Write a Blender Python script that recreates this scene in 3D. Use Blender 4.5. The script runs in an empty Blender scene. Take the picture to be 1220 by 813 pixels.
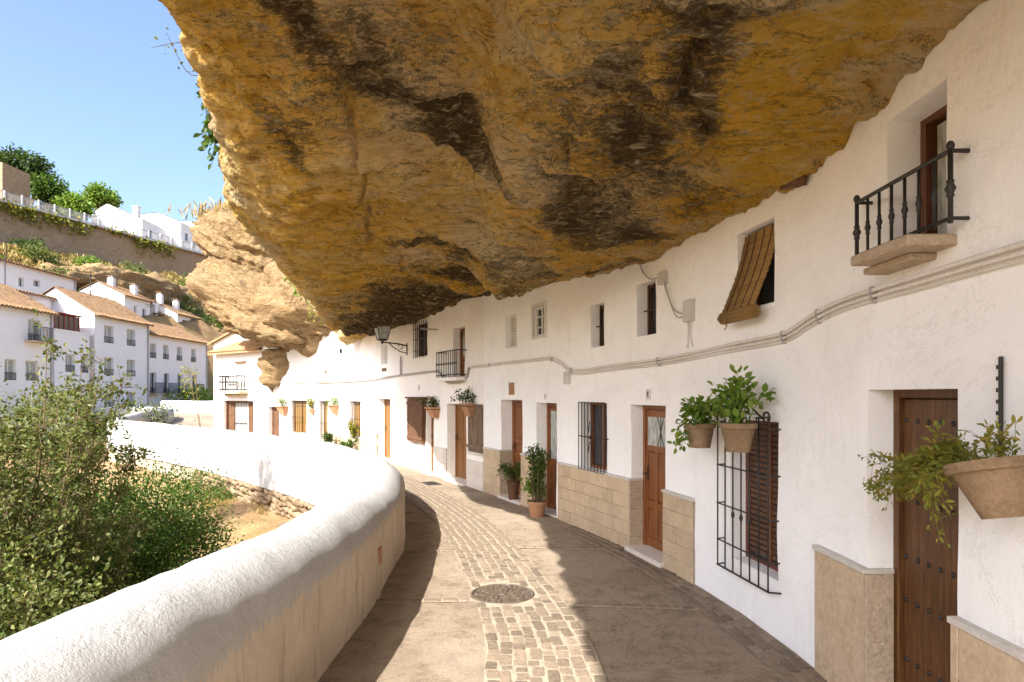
import bpy, bmesh, math, random
import numpy as np
from mathutils import Matrix, Vector
R = math.radians
random.seed(7); rng = np.random.default_rng(7)
scn = bpy.context.scene
col = scn.collection

# ------------------------------------------------------------------ camera, sky, sun, exposure
cam_d = bpy.data.cameras.new("camera"); cam = bpy.data.objects.new("camera", cam_d); col.objects.link(cam)
cam.location = (0, 0, 2.1); cam.rotation_euler = (R(90), 0, 0)
cam_d.sensor_width = 36.0; cam_d.lens = 760 / 1220 * 36.0
cam_d.shift_y = 63.5 / 1220; cam_d.clip_start = 0.05; cam_d.clip_end = 2000
scn.camera = cam
SUN = Vector((-0.62, -1.0, 1.0)).normalized()          # towards the sun
world = bpy.data.worlds.new("World"); scn.world = world; world.use_nodes = True
wn = world.node_tree; wn.nodes.clear()
sky = wn.nodes.new("ShaderNodeTexSky"); sky.sky_type = 'NISHITA'; sky.sun_disc = False
sky.sun_elevation = math.asin(SUN.z); sky.sun_rotation = math.atan2(SUN.x, SUN.y)
sky.air_density = 1.0; sky.dust_density = 9.0; sky.ozone_density = 2.5; sky.altitude = 1200
bg = wn.nodes.new("ShaderNodeBackground"); bg.inputs[1].default_value = 0.071
wo = wn.nodes.new("ShaderNodeOutputWorld")
wn.links.new(sky.outputs[0], bg.inputs[0]); wn.links.new(bg.outputs[0], wo.inputs[0])
sd = bpy.data.lights.new("sun", 'SUN'); sd.energy = 2.2; sd.angle = R(0.53); sd.color = (1.0, 0.96, 0.90)
sun = bpy.data.objects.new("sun", sd); col.objects.link(sun)
sun.rotation_euler = SUN.to_track_quat('Z', 'Y').to_euler(); sun.location = (-20, -8, 30)
vs = scn.view_settings
vs.view_transform = 'Standard'; vs.look = 'None'; vs.exposure = 2.55; vs.gamma = 1.0; vs.use_curve_mapping = False
scn.cycles.max_bounces = 10; scn.cycles.diffuse_bounces = 7; scn.cycles.glossy_bounces = 3
scn.cycles.transmission_bounces = 4; scn.cycles.transparent_max_bounces = 6
scn.cycles.use_denoising = True; scn.cycles.sample_clamp_indirect = 6.0

# ------------------------------------------------------------------ noise and curves
def _hash(i, j, k):
    n = (i * 374761393 + j * 668265263 + k * 2147483647 + 1013904223).astype(np.int64) & 0xffffffff
    n = ((n ^ (n >> 13)) * 1274126177) & 0xffffffff
    n = ((n ^ (n >> 16)) * 2246822519) & 0xffffffff
    return ((n ^ (n >> 15)) & 0xffff) / 32767.5 - 1.0
def vnoise(p):
    p = np.asarray(p, float); f = np.floor(p); t = p - f; i = f.astype(np.int64); t = t * t * t * (t * (t * 6 - 15) + 10)
    r = 0
    for a in (0, 1):
        for b in (0, 1):
            for c in (0, 1):
                w = (t[..., 0] if a else 1 - t[..., 0]) * (t[..., 1] if b else 1 - t[..., 1]) * (t[..., 2] if c else 1 - t[..., 2])
                r = r + w * _hash(i[..., 0] + a, i[..., 1] + b, i[..., 2] + c)
    return r
def fbm(p, oct=5, gain=.5, lac=2.03):
    p = np.asarray(p, float); s = 0; a = 1.0
    for o in range(oct):
        s = s + a * vnoise(p + 17.3 * o); p = p * lac; a *= gain
    return s
def ridged(p, oct=4):
    p = np.asarray(p, float); s = 0; a = 1.0
    for o in range(oct):
        s = s + a * (1 - 2 * np.abs(vnoise(p + 9.1 * o))); p = p * 2.1; a *= .5
    return s
def sstep(a, b, x):
    t = np.clip((x - a) / (b - a), 0, 1); return t * t * (3 - 2 * t)
def catmull(P, n=24):
    P = np.array(P, float); Q = np.vstack([2 * P[0] - P[1], P, 2 * P[-1] - P[-2]]); out = []
    for i in range(1, len(Q) - 2):
        p0, p1, p2, p3 = Q[i - 1:i + 3]
        for t in np.arange(n) / n:
            out.append(.5 * (2 * p1 + (p2 - p0) * t + (2 * p0 - 5 * p1 + 4 * p2 - p3) * t * t + (3 * p1 - p0 - 3 * p2 + p3) * t ** 3))
    out.append(P[-1]); return np.array(out)
class Path:
    """plan curve with arc length; side +1: normal to the left of travel"""
    def __init__(s, pts, n=24):
        s.c = catmull(pts, n); d = np.linalg.norm(np.diff(s.c[:, :2], axis=0), axis=1); s.s = np.r_[0, np.cumsum(d)]; s.len = s.s[-1]
        t = np.gradient(s.c[:, :2], s.s, axis=0); s.t = t / np.linalg.norm(t, axis=1)[:, None]
    def p(s, u): u = np.asarray(u, float); return np.stack([np.interp(u, s.s, s.c[:, k]) for k in range(s.c.shape[1])], -1)
    def tan(s, u):
        t = np.stack([np.interp(u, s.s, s.t[:, k]) for k in (0, 1)], -1); return t / np.linalg.norm(t, axis=-1, keepdims=True)
    def nor(s, u): t = s.tan(u); return np.stack([-t[..., 1], t[..., 0]], -1)
    def P(s, u, off, z):
        u = np.asarray(u, float); a = s.p(u)[..., :2] + s.nor(u) * np.asarray(off, float)[..., None]
        return np.concatenate([a, np.broadcast_to(np.asarray(z, float), u.shape)[..., None]], -1)
    def frame(s, u, off=0., z=0.):
        a = s.P(u, off, z); t = s.tan(u); n = s.nor(u)
        return Matrix(((t[0], n[0], 0, a[0]), (t[1], n[1], 0, a[1]), (0, 0, 1, a[2]), (0, 0, 0, 1)))

# ------------------------------------------------------------------ materials
def nd(t, ty, **kw):
    n = t.nodes.new(ty)
    for k, v in kw.items():
        if k.startswith('i_'): n.inputs[int(k[2:])].default_value = v
        else: setattr(n, k, v)
    return n
def ramp(t, fac, stops):
    r = t.nodes.new("ShaderNodeValToRGB"); e = r.color_ramp.elements
    while len(e) > 1: e.remove(e[-1])
    for i, (p, c) in enumerate(stops):
        q = e[0] if i == 0 else e.new(p)
        q.position = p; q.color = (*c, 1) if len(c) == 3 else c
    t.links.new(fac, r.inputs[0]); return r.outputs[0]
def mixc(t, fac, a, b, mode='MIX'):
    m = t.nodes.new("ShaderNodeMix"); m.data_type = 'RGBA'; m.blend_type = mode
    for sock, v in ((m.inputs[0], fac), (m.inputs[6], a), (m.inputs[7], b)):
        if hasattr(v, 'links'): t.links.new(v, sock)
        elif isinstance(v, (int, float)): sock.default_value = v
        else: sock.default_value = (*v, 1)
    return m.outputs[2]
def noise(t, vec, scale, detail=6, rough=.6, dist=0.):
    n = nd(t, "ShaderNodeTexNoise"); n.inputs["Scale"].default_value = scale; n.inputs["Detail"].default_value = detail
    n.inputs["Roughness"].default_value = rough; n.inputs["Distortion"].default_value = dist
    t.links.new(vec, n.inputs["Vector"]); return n.outputs["Fac"]
def new_mat(name, rough=.8, spec=.3):
    m = bpy.data.materials.new(name); m.use_nodes = True; t = m.node_tree; b = t.nodes["Principled BSDF"]
    b.inputs["Roughness"].default_value = rough; b.inputs["Specular IOR Level"].default_value = spec
    return m, t, b
def bump(t, b, hs, dist=.01, strength=.6):
    prev = None
    for h, d in (hs if isinstance(hs, list) else [(hs, dist)]):
        n = nd(t, "ShaderNodeBump"); n.inputs["Strength"].default_value = strength; n.inputs["Distance"].default_value = d
        t.links.new(h, n.inputs["Height"])
        if prev is not None: t.links.new(prev, n.inputs["Normal"])
        prev = n.outputs[0]
    t.links.new(prev, b.inputs["Normal"])
def pos(t): return nd(t, "ShaderNodeNewGeometry").outputs["Position"]
def objc(t): return nd(t, "ShaderNodeTexCoord").outputs["Object"]
def scaled(t, vec, s, loc=(0, 0, 0), rot=(0, 0, 0)):
    m = nd(t, "ShaderNodeMapping"); m.inputs["Scale"].default_value = s; m.inputs["Location"].default_value = loc; m.inputs["Rotation"].default_value = rot
    t.links.new(vec, m.inputs[0]); return m.outputs[0]
def rnd(t): return nd(t, "ShaderNodeObjectInfo").outputs["Random"]
def simple(name, c1, c2, scale=6, rough=.75, spec=.3, b=.004, vary=.25, stretch=(1, 1, 1), metal=0, fine=60, world_space=True):
    m, t, bs = new_mat(name, rough, spec); bs.inputs["Metallic"].default_value = metal
    v = scaled(t, pos(t) if world_space else objc(t), stretch)
    n1 = noise(t, v, scale, 8, .65); n2 = noise(t, v, fine, 4, .6)
    c = ramp(t, n1, [(.3, c1), (.7, c2)])
    c = mixc(t, .35, c, ramp(t, n2, [(.25, tuple(x * .55 for x in c1)), (.75, tuple(min(1, x * 1.25) for x in c2))]))
    if vary:
        c = mixc(t, 1.0, c, ramp(t, rnd(t), [(0, (1 - vary,) * 3), (1, (1, 1, 1))]), 'MULTIPLY')
    t.links.new(c, bs.inputs["Base Color"])
    if b: bump(t, bs, [(n1, b * 3), (n2, b)])
    return m
def plaster(name, base=(.84, .82, .79), dirt=(.58, .53, .47), amount=.5, low=True):
    m, t, bs = new_mat(name, .88, .2)
    p = pos(t); n1 = noise(t, p, .9, 7, .62, .4); n2 = noise(t, p, 7, 8, .7); n3 = noise(t, p, 55, 5, .65)
    st = noise(t, scaled(t, p, (3.2, 3.2, .35)), 1.3, 6, .7)
    c = mixc(t, ramp(t, n1, [(.45, (0, 0, 0)), (.85, (amount,) * 3)]), base, tuple(.5 * a + .5 * d for a, d in zip(base, dirt)))
    c = mixc(t, ramp(t, st, [(.60, (0, 0, 0)), (.82, (amount * .8,) * 3)]), c, dirt)
    c = mixc(t, ramp(t, n2, [(.62, (0, 0, 0)), (.80, (amount * .45,) * 3)]), c, dirt)
    hc = noise(t, p, 1.1, 9, .72, .6); c = mixc(t, ramp(t, hc, [(.4965, (0,) * 3), (.5, (.45,) * 3), (.5035, (0,) * 3)]), c, (.42, .37, .32))
    if low:   # splash stains along the foot of the wall
        sp = nd(t, "ShaderNodeSeparateXYZ"); t.links.new(p, sp.inputs[0])
        ad = nd(t, "ShaderNodeMath", operation='MULTIPLY_ADD'); t.links.new(n2, ad.inputs[0]); ad.inputs[1].default_value = -.5; t.links.new(sp.outputs[2], ad.inputs[2])
        c = mixc(t, ramp(t, ad.outputs[0], [(0, (.4,) * 3), (.05, (0,) * 3)]), c, (.50, .42, .33))
    t.links.new(c, bs.inputs["Base Color"]); bump(t, bs, [(n1, .05), (n2, .011), (n3, .0022)], strength=.65)
    return m
M = {}
M['plaster'] = plaster('white_plaster', (.90, .895, .885), (.60, .56, .51), .62, low=False)
M['plaster_far'] = plaster('far_white_plaster', (.80, .79, .78), (.6, .56, .52), .5, False)
M['plaster_cream'] = plaster('cream_plaster', (.86, .83, .79), (.55, .48, .40), .7, False)
# parapet: whitewashed cap over a stained cream face; its ragged edge also paints in the sun's terminator (attribute side: 1 street face)
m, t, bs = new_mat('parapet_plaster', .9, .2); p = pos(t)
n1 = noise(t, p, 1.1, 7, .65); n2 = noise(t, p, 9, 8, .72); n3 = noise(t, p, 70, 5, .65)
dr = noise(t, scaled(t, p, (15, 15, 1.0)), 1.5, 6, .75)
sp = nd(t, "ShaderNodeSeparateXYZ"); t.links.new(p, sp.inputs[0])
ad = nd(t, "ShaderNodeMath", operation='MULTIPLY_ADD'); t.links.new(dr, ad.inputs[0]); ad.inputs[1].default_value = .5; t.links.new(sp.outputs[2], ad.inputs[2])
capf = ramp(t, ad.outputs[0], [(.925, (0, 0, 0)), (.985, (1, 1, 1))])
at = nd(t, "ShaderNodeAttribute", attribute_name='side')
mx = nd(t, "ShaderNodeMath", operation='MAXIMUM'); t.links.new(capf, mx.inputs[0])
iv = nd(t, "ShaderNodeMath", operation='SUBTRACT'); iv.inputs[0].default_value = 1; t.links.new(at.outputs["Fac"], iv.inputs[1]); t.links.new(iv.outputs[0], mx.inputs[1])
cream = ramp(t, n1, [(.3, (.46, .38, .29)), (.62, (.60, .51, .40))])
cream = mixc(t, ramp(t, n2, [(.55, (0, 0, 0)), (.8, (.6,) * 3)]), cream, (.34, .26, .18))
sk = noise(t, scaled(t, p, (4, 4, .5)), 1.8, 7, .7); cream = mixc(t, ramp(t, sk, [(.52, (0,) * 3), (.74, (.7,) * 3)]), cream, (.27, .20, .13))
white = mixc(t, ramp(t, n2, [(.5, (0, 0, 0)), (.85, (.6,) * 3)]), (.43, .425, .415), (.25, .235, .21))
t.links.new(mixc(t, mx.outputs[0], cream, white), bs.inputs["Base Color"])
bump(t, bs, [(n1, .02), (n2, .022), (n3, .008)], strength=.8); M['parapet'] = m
# cliff rock: ochre, buff, black water stains; attributes stain / ochre carry the large patches
def rock_mat(name, dry=False):
    m, t, bs = new_mat(name, .92, .15); p = pos(t)
    sv = scaled(t, p, (.55, 1.35, 2.0), rot=(.2, .1, .22))
    n1 = noise(t, p, .8, 8, .62, .5); n2 = noise(t, sv, 3.6, 10, .68, .6); n3 = noise(t, p, 22, 8, .7); n4 = noise(t, sv, 1.7, 6, .6, 1.0); n5 = noise(t, scaled(t, p, (.5, 1.3, 1.6)), 30, 8, .8, .3); n6 = noise(t, sv, 9, 8, .75, .5)
    vo = nd(t, "ShaderNodeTexVoronoi"); vo.inputs["Scale"].default_value = 9; vo.feature = 'F1'; t.links.new(sv, vo.inputs["Vector"])
    if dry:
        c = ramp(t, n2, [(.25, (.17, .10, .042)), (.42, (.35, .225, .10)), (.60, (.46, .32, .165)), (.85, (.55, .42, .255))])
        c = mixc(t, ramp(t, n1, [(.5, (0,) * 3), (.75, (.6,) * 3)]), c, (.50, .33, .14))
        c = mixc(t, ramp(t, n3, [(.56, (0,) * 3), (.74, (.55,) * 3)]), c, (.15, .10, .06))
    else:
        c = ramp(t, n2, [(.30, (.55, .28, .05)), (.40, (.86, .50, .11)), (.52, (.93, .61, .18)), (.70, (.95, .76, .40))])
        c = mixc(t, ramp(t, n1, [(.47, (0,) * 3), (.62, (.75,) * 3)]), c, mixc(t, n6, (.78, .58, .32), (.96, .83, .58)))
        oc = nd(t, "ShaderNodeAttribute", attribute_name='ochre').outputs["Fac"]
        oc2 = nd(t, "ShaderNodeMath", operation='MULTIPLY_ADD'); t.links.new(n4, oc2.inputs[0]); oc2.inputs[1].default_value = 1.0; t.links.new(oc, oc2.inputs[2])
        c = mixc(t, ramp(t, oc2.outputs[0], [(.55, (0,) * 3), (.95, (.85,) * 3)]), c, mixc(t, n3, (.84, .42, .02), (.95, .58, .06)))
        stn = nd(t, "ShaderNodeAttribute", attribute_name='stain').outputs["Fac"]
        s2 = nd(t, "ShaderNodeMath", operation='MULTIPLY_ADD'); t.links.new(n2, s2.inputs[0]); s2.inputs[1].default_value = .8; t.links.new(stn, s2.inputs[2])
        s3 = nd(t, "ShaderNodeMath", operation='MULTIPLY_ADD'); t.links.new(n6, s3.inputs[0]); s3.inputs[1].default_value = 1.1; t.links.new(s2.outputs[0], s3.inputs[2])
        s4 = nd(t, "ShaderNodeMath", operation='MULTIPLY_ADD'); t.links.new(n5, s4.inputs[0]); s4.inputs[1].default_value = .9; t.links.new(s3.outputs[0], s4.inputs[2])
        c = mixc(t, ramp(t, _sub(t, s4.outputs[0], 1.0), [(.60, (0,) * 3), (.70, (.65,) * 3), (.84, (.94,) * 3)]), c, mixc(t, n5, (.012, .008, .005), (.10, .06, .028)))
    c = mixc(t, ramp(t, n5, [(.34, (.7,) * 3), (.41, (0,) * 3)]), c, mixc(t, .8, c, (.09, .045, .012)))  # fine low spots browned: pitting, with cavity shade put into the colour
    c = mixc(t, ramp(t, n6, [(.33, (.8,) * 3), (.40, (0,) * 3)]), c, mixc(t, .75, c, (.11, .05, .010)))
    cr1 = noise(t, sv, 1.5, 7, .68, 1.2); cr2 = noise(t, sv, 4.2, 6, .65, 1.0)
    for q_, k_ in ((cr1, .75), (cr2, .4)): c = mixc(t, ramp(t, q_, [(.485, (0,) * 3), (.499, (k_,) * 3), (.513, (0,) * 3)]), c, (.07, .035, .012))
    c = mixc(t, ramp(t, n6, [(.52, (0,) * 3), (.66, (.7,) * 3)]), c, (.94, .76, .45) if not dry else (.6, .48, .34))
    t.links.new(c, bs.inputs["Base Color"])
    bump(t, bs, [(n2, .22), (n6, .12), (vo.outputs["Distance"], .05), (n5, .05)], strength=1.0)
    return m
def _sub(t, a, v):
    n = nd(t, "ShaderNodeMath", operation='SUBTRACT'); t.links.new(a, n.inputs[0]); n.inputs[1].default_value = v; return n.outputs[0]
M['rock'] = rock_mat('overhang_rock'); M['dry_rock'] = rock_mat('sunlit_rock', True)
# street concrete
m, t, bs = new_mat('street_concrete', .9, .2); p = pos(t)
n1 = noise(t, p, .9, 8, .7); n2 = noise(t, p, 4, 9, .75); n3 = noise(t, p, 60, 6, .75)
c = ramp(t, n1, [(.3, (.20, .155, .11)), (.7, (.31, .245, .175))])
c = mixc(t, ramp(t, n2, [(.38, (.8,) * 3), (.52, (0,) * 3)]), c, (.13, .092, .06))
c = mixc(t, ramp(t, n3, [(.38, (.6,) * 3), (.5, (0,) * 3), (.62, (.45,) * 3)]), c, (.42, .34, .25))
hc = noise(t, p, .8, 9, .7, .8); c = mixc(t, ramp(t, hc, [(.495, (0,) * 3), (.5, (.8,) * 3), (.505, (0,) * 3)]), c, (.06, .045, .03))
pt = noise(t, p, .35, 3, .4); c = mixc(t, ramp(t, pt, [(.53, (0,) * 3), (.545, (.35,) * 3)]), c, (.36, .30, .23))
t.links.new(c, bs.inputs["Base Color"]); bump(t, bs, [(n2, .02), (n3, .010)], strength=.9); M['street'] = m
M['sett'] = simple('sett_stone', (.185, .14, .10), (.34, .265, .185), 18, .8, .3, .008, .45, fine=60)
M['mortar'] = simple('pale_mortar', (.26, .215, .16), (.40, .335, .25), 9, .95, .1, .003, 0)
M['tile'] = simple('limestone_tile', (.47, .35, .215), (.62, .485, .33), 7, .7, .3, .003, .16, fine=45)
M['slab'] = simple('limestone_slab', (.45, .325, .20), (.61, .475, .33), 4, .8, .3, .006, .1, fine=28)
M['slab_rough'] = simple('rough_limestone', (.38, .29, .20), (.56, .45, .33), 16, .9, .2, .012, .1, fine=40)
M['pale_slab'] = simple('pale_marble_slab', (.60, .54, .46), (.74, .69, .62), 4, .55, .4, .003, .1, fine=25)
M['cap'] = simple('capping_stone', (.52, .48, .42), (.64, .60, .54), 10, .7, .3, .003, .08)
M['terracotta'] = simple('terracotta', (.36, .17, .085), (.50, .29, .17), 9, .85, .2, .004, .2)
M['old_terracotta'] = simple('weathered_terracotta', (.15, .10, .05), (.36, .245, .15), 7, .9, .2, .008, .15)
M['roof_tile'] = simple('clay_roof_tile', (.30, .16, .075), (.50, .32, .17), 3.5, .85, .2, .006, .25, fine=20)
M['far_tile'] = simple('far_clay_tile', (.13, .075, .04), (.30, .19, .105), 2.6, .9, .1, .03, 0, fine=6)
M['iron'] = simple('black_iron', (.012, .011, .010), (.035, .030, .026), 20, .5, .4, .001, 0)
M['grey_metal'] = simple('galvanised_grey', (.30, .29, .28), (.45, .43, .41), 10, .5, .4, .001, .1)
M['plastic'] = simple('aged_plastic', (.50, .47, .43), (.64, .61, .56), 8, .55, .4, .001, .1)
M['conduit'] = simple('painted_conduit', (.60, .55, .49), (.80, .77, .73), 5, .6, .3, .001, .1)
M['curtain'] = simple('white_curtain', (.62, .60, .55), (.78, .76, .72), 5, .9, .1, .002, 0, (6, 6, .4))
M['gold_curtain'] = simple('golden_curtain', (.16, .085, .022), (.32, .20, .07), 5, .9, .1, .002, 0, (6, 6, .4))
M['dark'] = simple('dark_interior', (.010, .009, .010), (.022, .020, .020), 2, .9, .1, 0, 0)
M['soil'] = simple('potting_soil', (.03, .02, .012), (.07, .045, .03), 20, .95, .1, .01, 0)
M['louvre'] = simple('white_painted_wood', (.66, .63, .58), (.78, .76, .72), 12, .6, .3, .001, .1)
M['reed'] = simple('esparto_reed', (.30, .17, .055), (.46, .29, .11), 30, .8, .2, .002, .3, (1, 1, 4))
M['cast'] = simple('cast_iron_cover', (.055, .042, .03), (.14, .105, .075), 12, .55, .5, .002, 0)
M['stone'] = simple('rubble_stone', (.20, .135, .08), (.38, .275, .175), 6, .95, .1, .012, .4, fine=26)
M['hill_wall'] = simple('hill_masonry', (.24, .165, .10), (.42, .31, .20), 1.1, .95, .1, .05, 0, (1, 1, 2.6), fine=3.2)
M['blue_sheet'] = simple('blue_bin', (.05, .06, .16), (.07, .08, .22), 4, .6, .3, 0, 0)
M['bark'] = simple('bark', (.10, .065, .04), (.22, .155, .10), 20, .95, .1, .01, .1, (1, 1, .3))
M['red_frame'] = simple('red_painted_frame', (.25, .045, .035), (.34, .07, .05), 8, .6, .3, 0, 0)
def wood(name, c1, c2, rough=.5, spec=.4, vary=.12):
    m, t, bs = new_mat(name, rough, spec); o = objc(t)
    r = nd(t, "ShaderNodeCombineXYZ"); rr = nd(t, "ShaderNodeMath", operation='MULTIPLY'); t.links.new(rnd(t), rr.inputs[0]); rr.inputs[1].default_value = 37
    t.links.new(rr.outputs[0], r.inputs[0]); av = nd(t, "ShaderNodeVectorMath", operation='ADD'); t.links.new(o, av.inputs[0]); t.links.new(r.outputs[0], av.inputs[1])
    g = noise(t, scaled(t, av.outputs[0], (26, 26, 1.3)), 2.2, 8, .65, .8); b2 = noise(t, scaled(t, av.outputs[0], (3, 3, 1.2)), 1.6, 5, .6)
    c = ramp(t, g, [(.28, tuple(x * .55 for x in c1)), (.5, c1), (.75, c2)])
    c = mixc(t, ramp(t, b2, [(.5, (0,) * 3), (.8, (.65,) * 3)]), c, tuple(x * .42 for x in c1))
    c = mixc(t, 1, c, ramp(t, rnd(t), [(0, (1 - vary,) * 3), (1, (1,) * 3)]), 'MULTIPLY')
    t.links.new(c, bs.inputs["Base Color"]); bump(t, bs, g, .003, .7); return m
M['oak'] = wood('dark_oak', (.105, .042, .012), (.21, .095, .03), vary=.3)
M['door'] = wood('varnished_wood', (.22, .075, .022), (.33, .135, .045), .4)
M['honey'] = wood('honey_wood', (.22, .092, .020), (.33, .155, .042), .5)
M['grey_wood'] = wood('weathered_wood', (.19, .135, .09), (.34, .26, .19), .9, .1)
M['brown_wood'] = wood('shutter_wood', (.13, .065, .035), (.23, .13, .075), .8, .2)
M['red_wood'] = wood('red_brown_wood', (.14, .05, .022), (.22, .085, .038), .45)
m, t, bs = new_mat('window_glass', .06, .6); bs.inputs["Base Color"].default_value = (.035, .04, .045, 1)
n = noise(t, pos(t), 1.5, 2); bump(t, bs, n, .01, .15); M['glass'] = m
m, t, bs = new_mat('pale_glass', .15, .5)
t.links.new(ramp(t, noise(t, scaled(t, pos(t), (8, 8, 2)), 3, 4), [(.35, (.25, .27, .24)), (.65, (.50, .52, .48))]), bs.inputs["Base Color"]); M['pale_glass'] = m
def leaf(name, cols, tr=.35):
    m, t, bs = new_mat(name, .55, .3)
    g = nd(t, "ShaderNodeNewGeometry"); c = ramp(t, g.outputs["Random Per Island"], [(i / (len(cols) - 1), x) for i, x in enumerate(cols)])
    t.links.new(c, bs.inputs["Base Color"])
    tb = nd(t, "ShaderNodeBsdfTranslucent"); t.links.new(mixc(t, 1, c, (1.35, 1.35, .7), 'MULTIPLY'), tb.inputs[0])
    ms = nd(t, "ShaderNodeMixShader"); ms.inputs[0].default_value = tr
    t.links.new(bs.outputs[0], ms.inputs[1]); t.links.new(tb.outputs[0], ms.inputs[2]); t.links.new(ms.outputs[0], t.nodes["Material Output"].inputs[0]); return m
M['leaf_olive'] = leaf('olive_leaf', [(.045, .072, .014), (.085, .115, .022), (.135, .155, .04), (.19, .18, .07), (.065, .098, .018)])
M['leaf_green'] = leaf('green_leaf', [(.03, .065, .010), (.06, .115, .016), (.10, .16, .022)])
M['leaf_bright'] = leaf('bright_leaf', [(.085, .17, .02), (.14, .23, .03), (.21, .28, .05)])
M['leaf_yellow'] = leaf('yellowing_leaf', [(.13, .17, .025), (.20, .20, .03), (.28, .23, .04)])
M['leaf_dark'] = leaf('dark_leaf', [(.022, .045, .012), (.045, .08, .018), (.075, .11, .025)])
M['straw'] = leaf('dry_grass', [(.28, .19, .07), (.40, .29, .12), (.22, .19, .06), (.34, .22, .08)], .2)
M['flower'] = leaf('red_flower', [(.5, .03, .03), (.6, .08, .10)])
M['grass'] = leaf('grass_blade', [(.06, .12, .015), (.11, .16, .025), (.17, .19, .05)])
# earth / hillside
m, t, bs = new_mat('earth', .95, .1); p = pos(t)
n1 = noise(t, p, .16, 8, .65); n2 = noise(t, p, 1.1, 9, .7); n3 = noise(t, p, 14, 7, .7)
c = ramp(t, n2, [(.3, (.17, .095, .045)), (.5, (.33, .205, .105)), (.72, (.45, .31, .18))])
c = mixc(t, ramp(t, n1, [(.45, (0,) * 3), (.62, (.65,) * 3)]), c, mixc(t, n3, (.10, .11, .03), (.34, .26, .10)))
c = mixc(t, ramp(t, n3, [(.35, (.55,) * 3), (.6, (0,) * 3)]), c, (.12, .075, .04))
t.links.new(c, bs.inputs["Base Color"]); bump(t, bs, [(n2, .12), (n3, .03)], strength=.8); M['earth'] = m

# ------------------------------------------------------------------ mesh helpers
WM = {}
def put(name, me, world=None, parent=None, mat=None, kind=None):
    o = bpy.data.objects.new(name, me); col.objects.link(o)
    w = world if world is not None else Matrix.Identity(4); WM[o.name] = w
    if parent is not None:
        o.parent = parent; o.matrix_parent_inverse = WM[parent.name].inverted()
    o.matrix_basis = w
    if mat is not None and me is not None and not me.materials: me.materials.append(M[mat] if isinstance(mat, str) else mat)
    if kind: o['kind'] = kind
    return o
def thing(name, label, cat, loc=(0, 0, 0), group=None, world=None, me=None, mat=None):
    o = put(name, me, world if world is not None else Matrix.Translation(loc), None, mat)
    return tag(o, label, cat, group)
def tag(o, label, cat, group=None):
    o['label'] = label; o['category'] = cat
    if group: o['group'] = group
    return o
def copy_piece(src, world, parent):
    o = src.copy(); col.objects.link(o); WM[o.name] = world
    o.parent = parent; o.matrix_parent_inverse = WM[parent.name].inverted() if parent else Matrix.Identity(4); o.matrix_basis = world
    return o
def mesh_np(name, V, F, smooth=False, mats=None, midx=None):
    me = bpy.data.meshes.new(name); V = np.asarray(V, np.float32).reshape(-1, 3)
    if isinstance(F, np.ndarray) and F.ndim == 2:
        k = F.shape[1]; me.vertices.add(len(V)); me.vertices.foreach_set("co", V.ravel())
        me.loops.add(F.size); me.loops.foreach_set("vertex_index", F.astype(np.int32).ravel())
        me.polygons.add(len(F)); me.polygons.foreach_set("loop_start", np.arange(0, F.size, k, dtype=np.int32))
        me.polygons.foreach_set("loop_total", np.full(len(F), k, np.int32)); me.update(calc_edges=True)
    else:
        me.from_pydata(V.tolist(), [], [list(map(int, f)) for f in F]); me.update()
    if smooth: me.polygons.foreach_set("use_smooth", np.ones(len(me.polygons), bool))
    return me
def attr(me, name, vals):
    a = me.attributes.new(name, 'FLOAT', 'POINT'); a.data.foreach_set("value", np.asarray(vals, np.float32).ravel())
def grid_faces(n, m):
    i = np.arange(n - 1)[:, None] * m + np.arange(m - 1)[None]; i = i.ravel(); return np.stack([i, i + 1, i + m + 1, i + m], 1)
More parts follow.
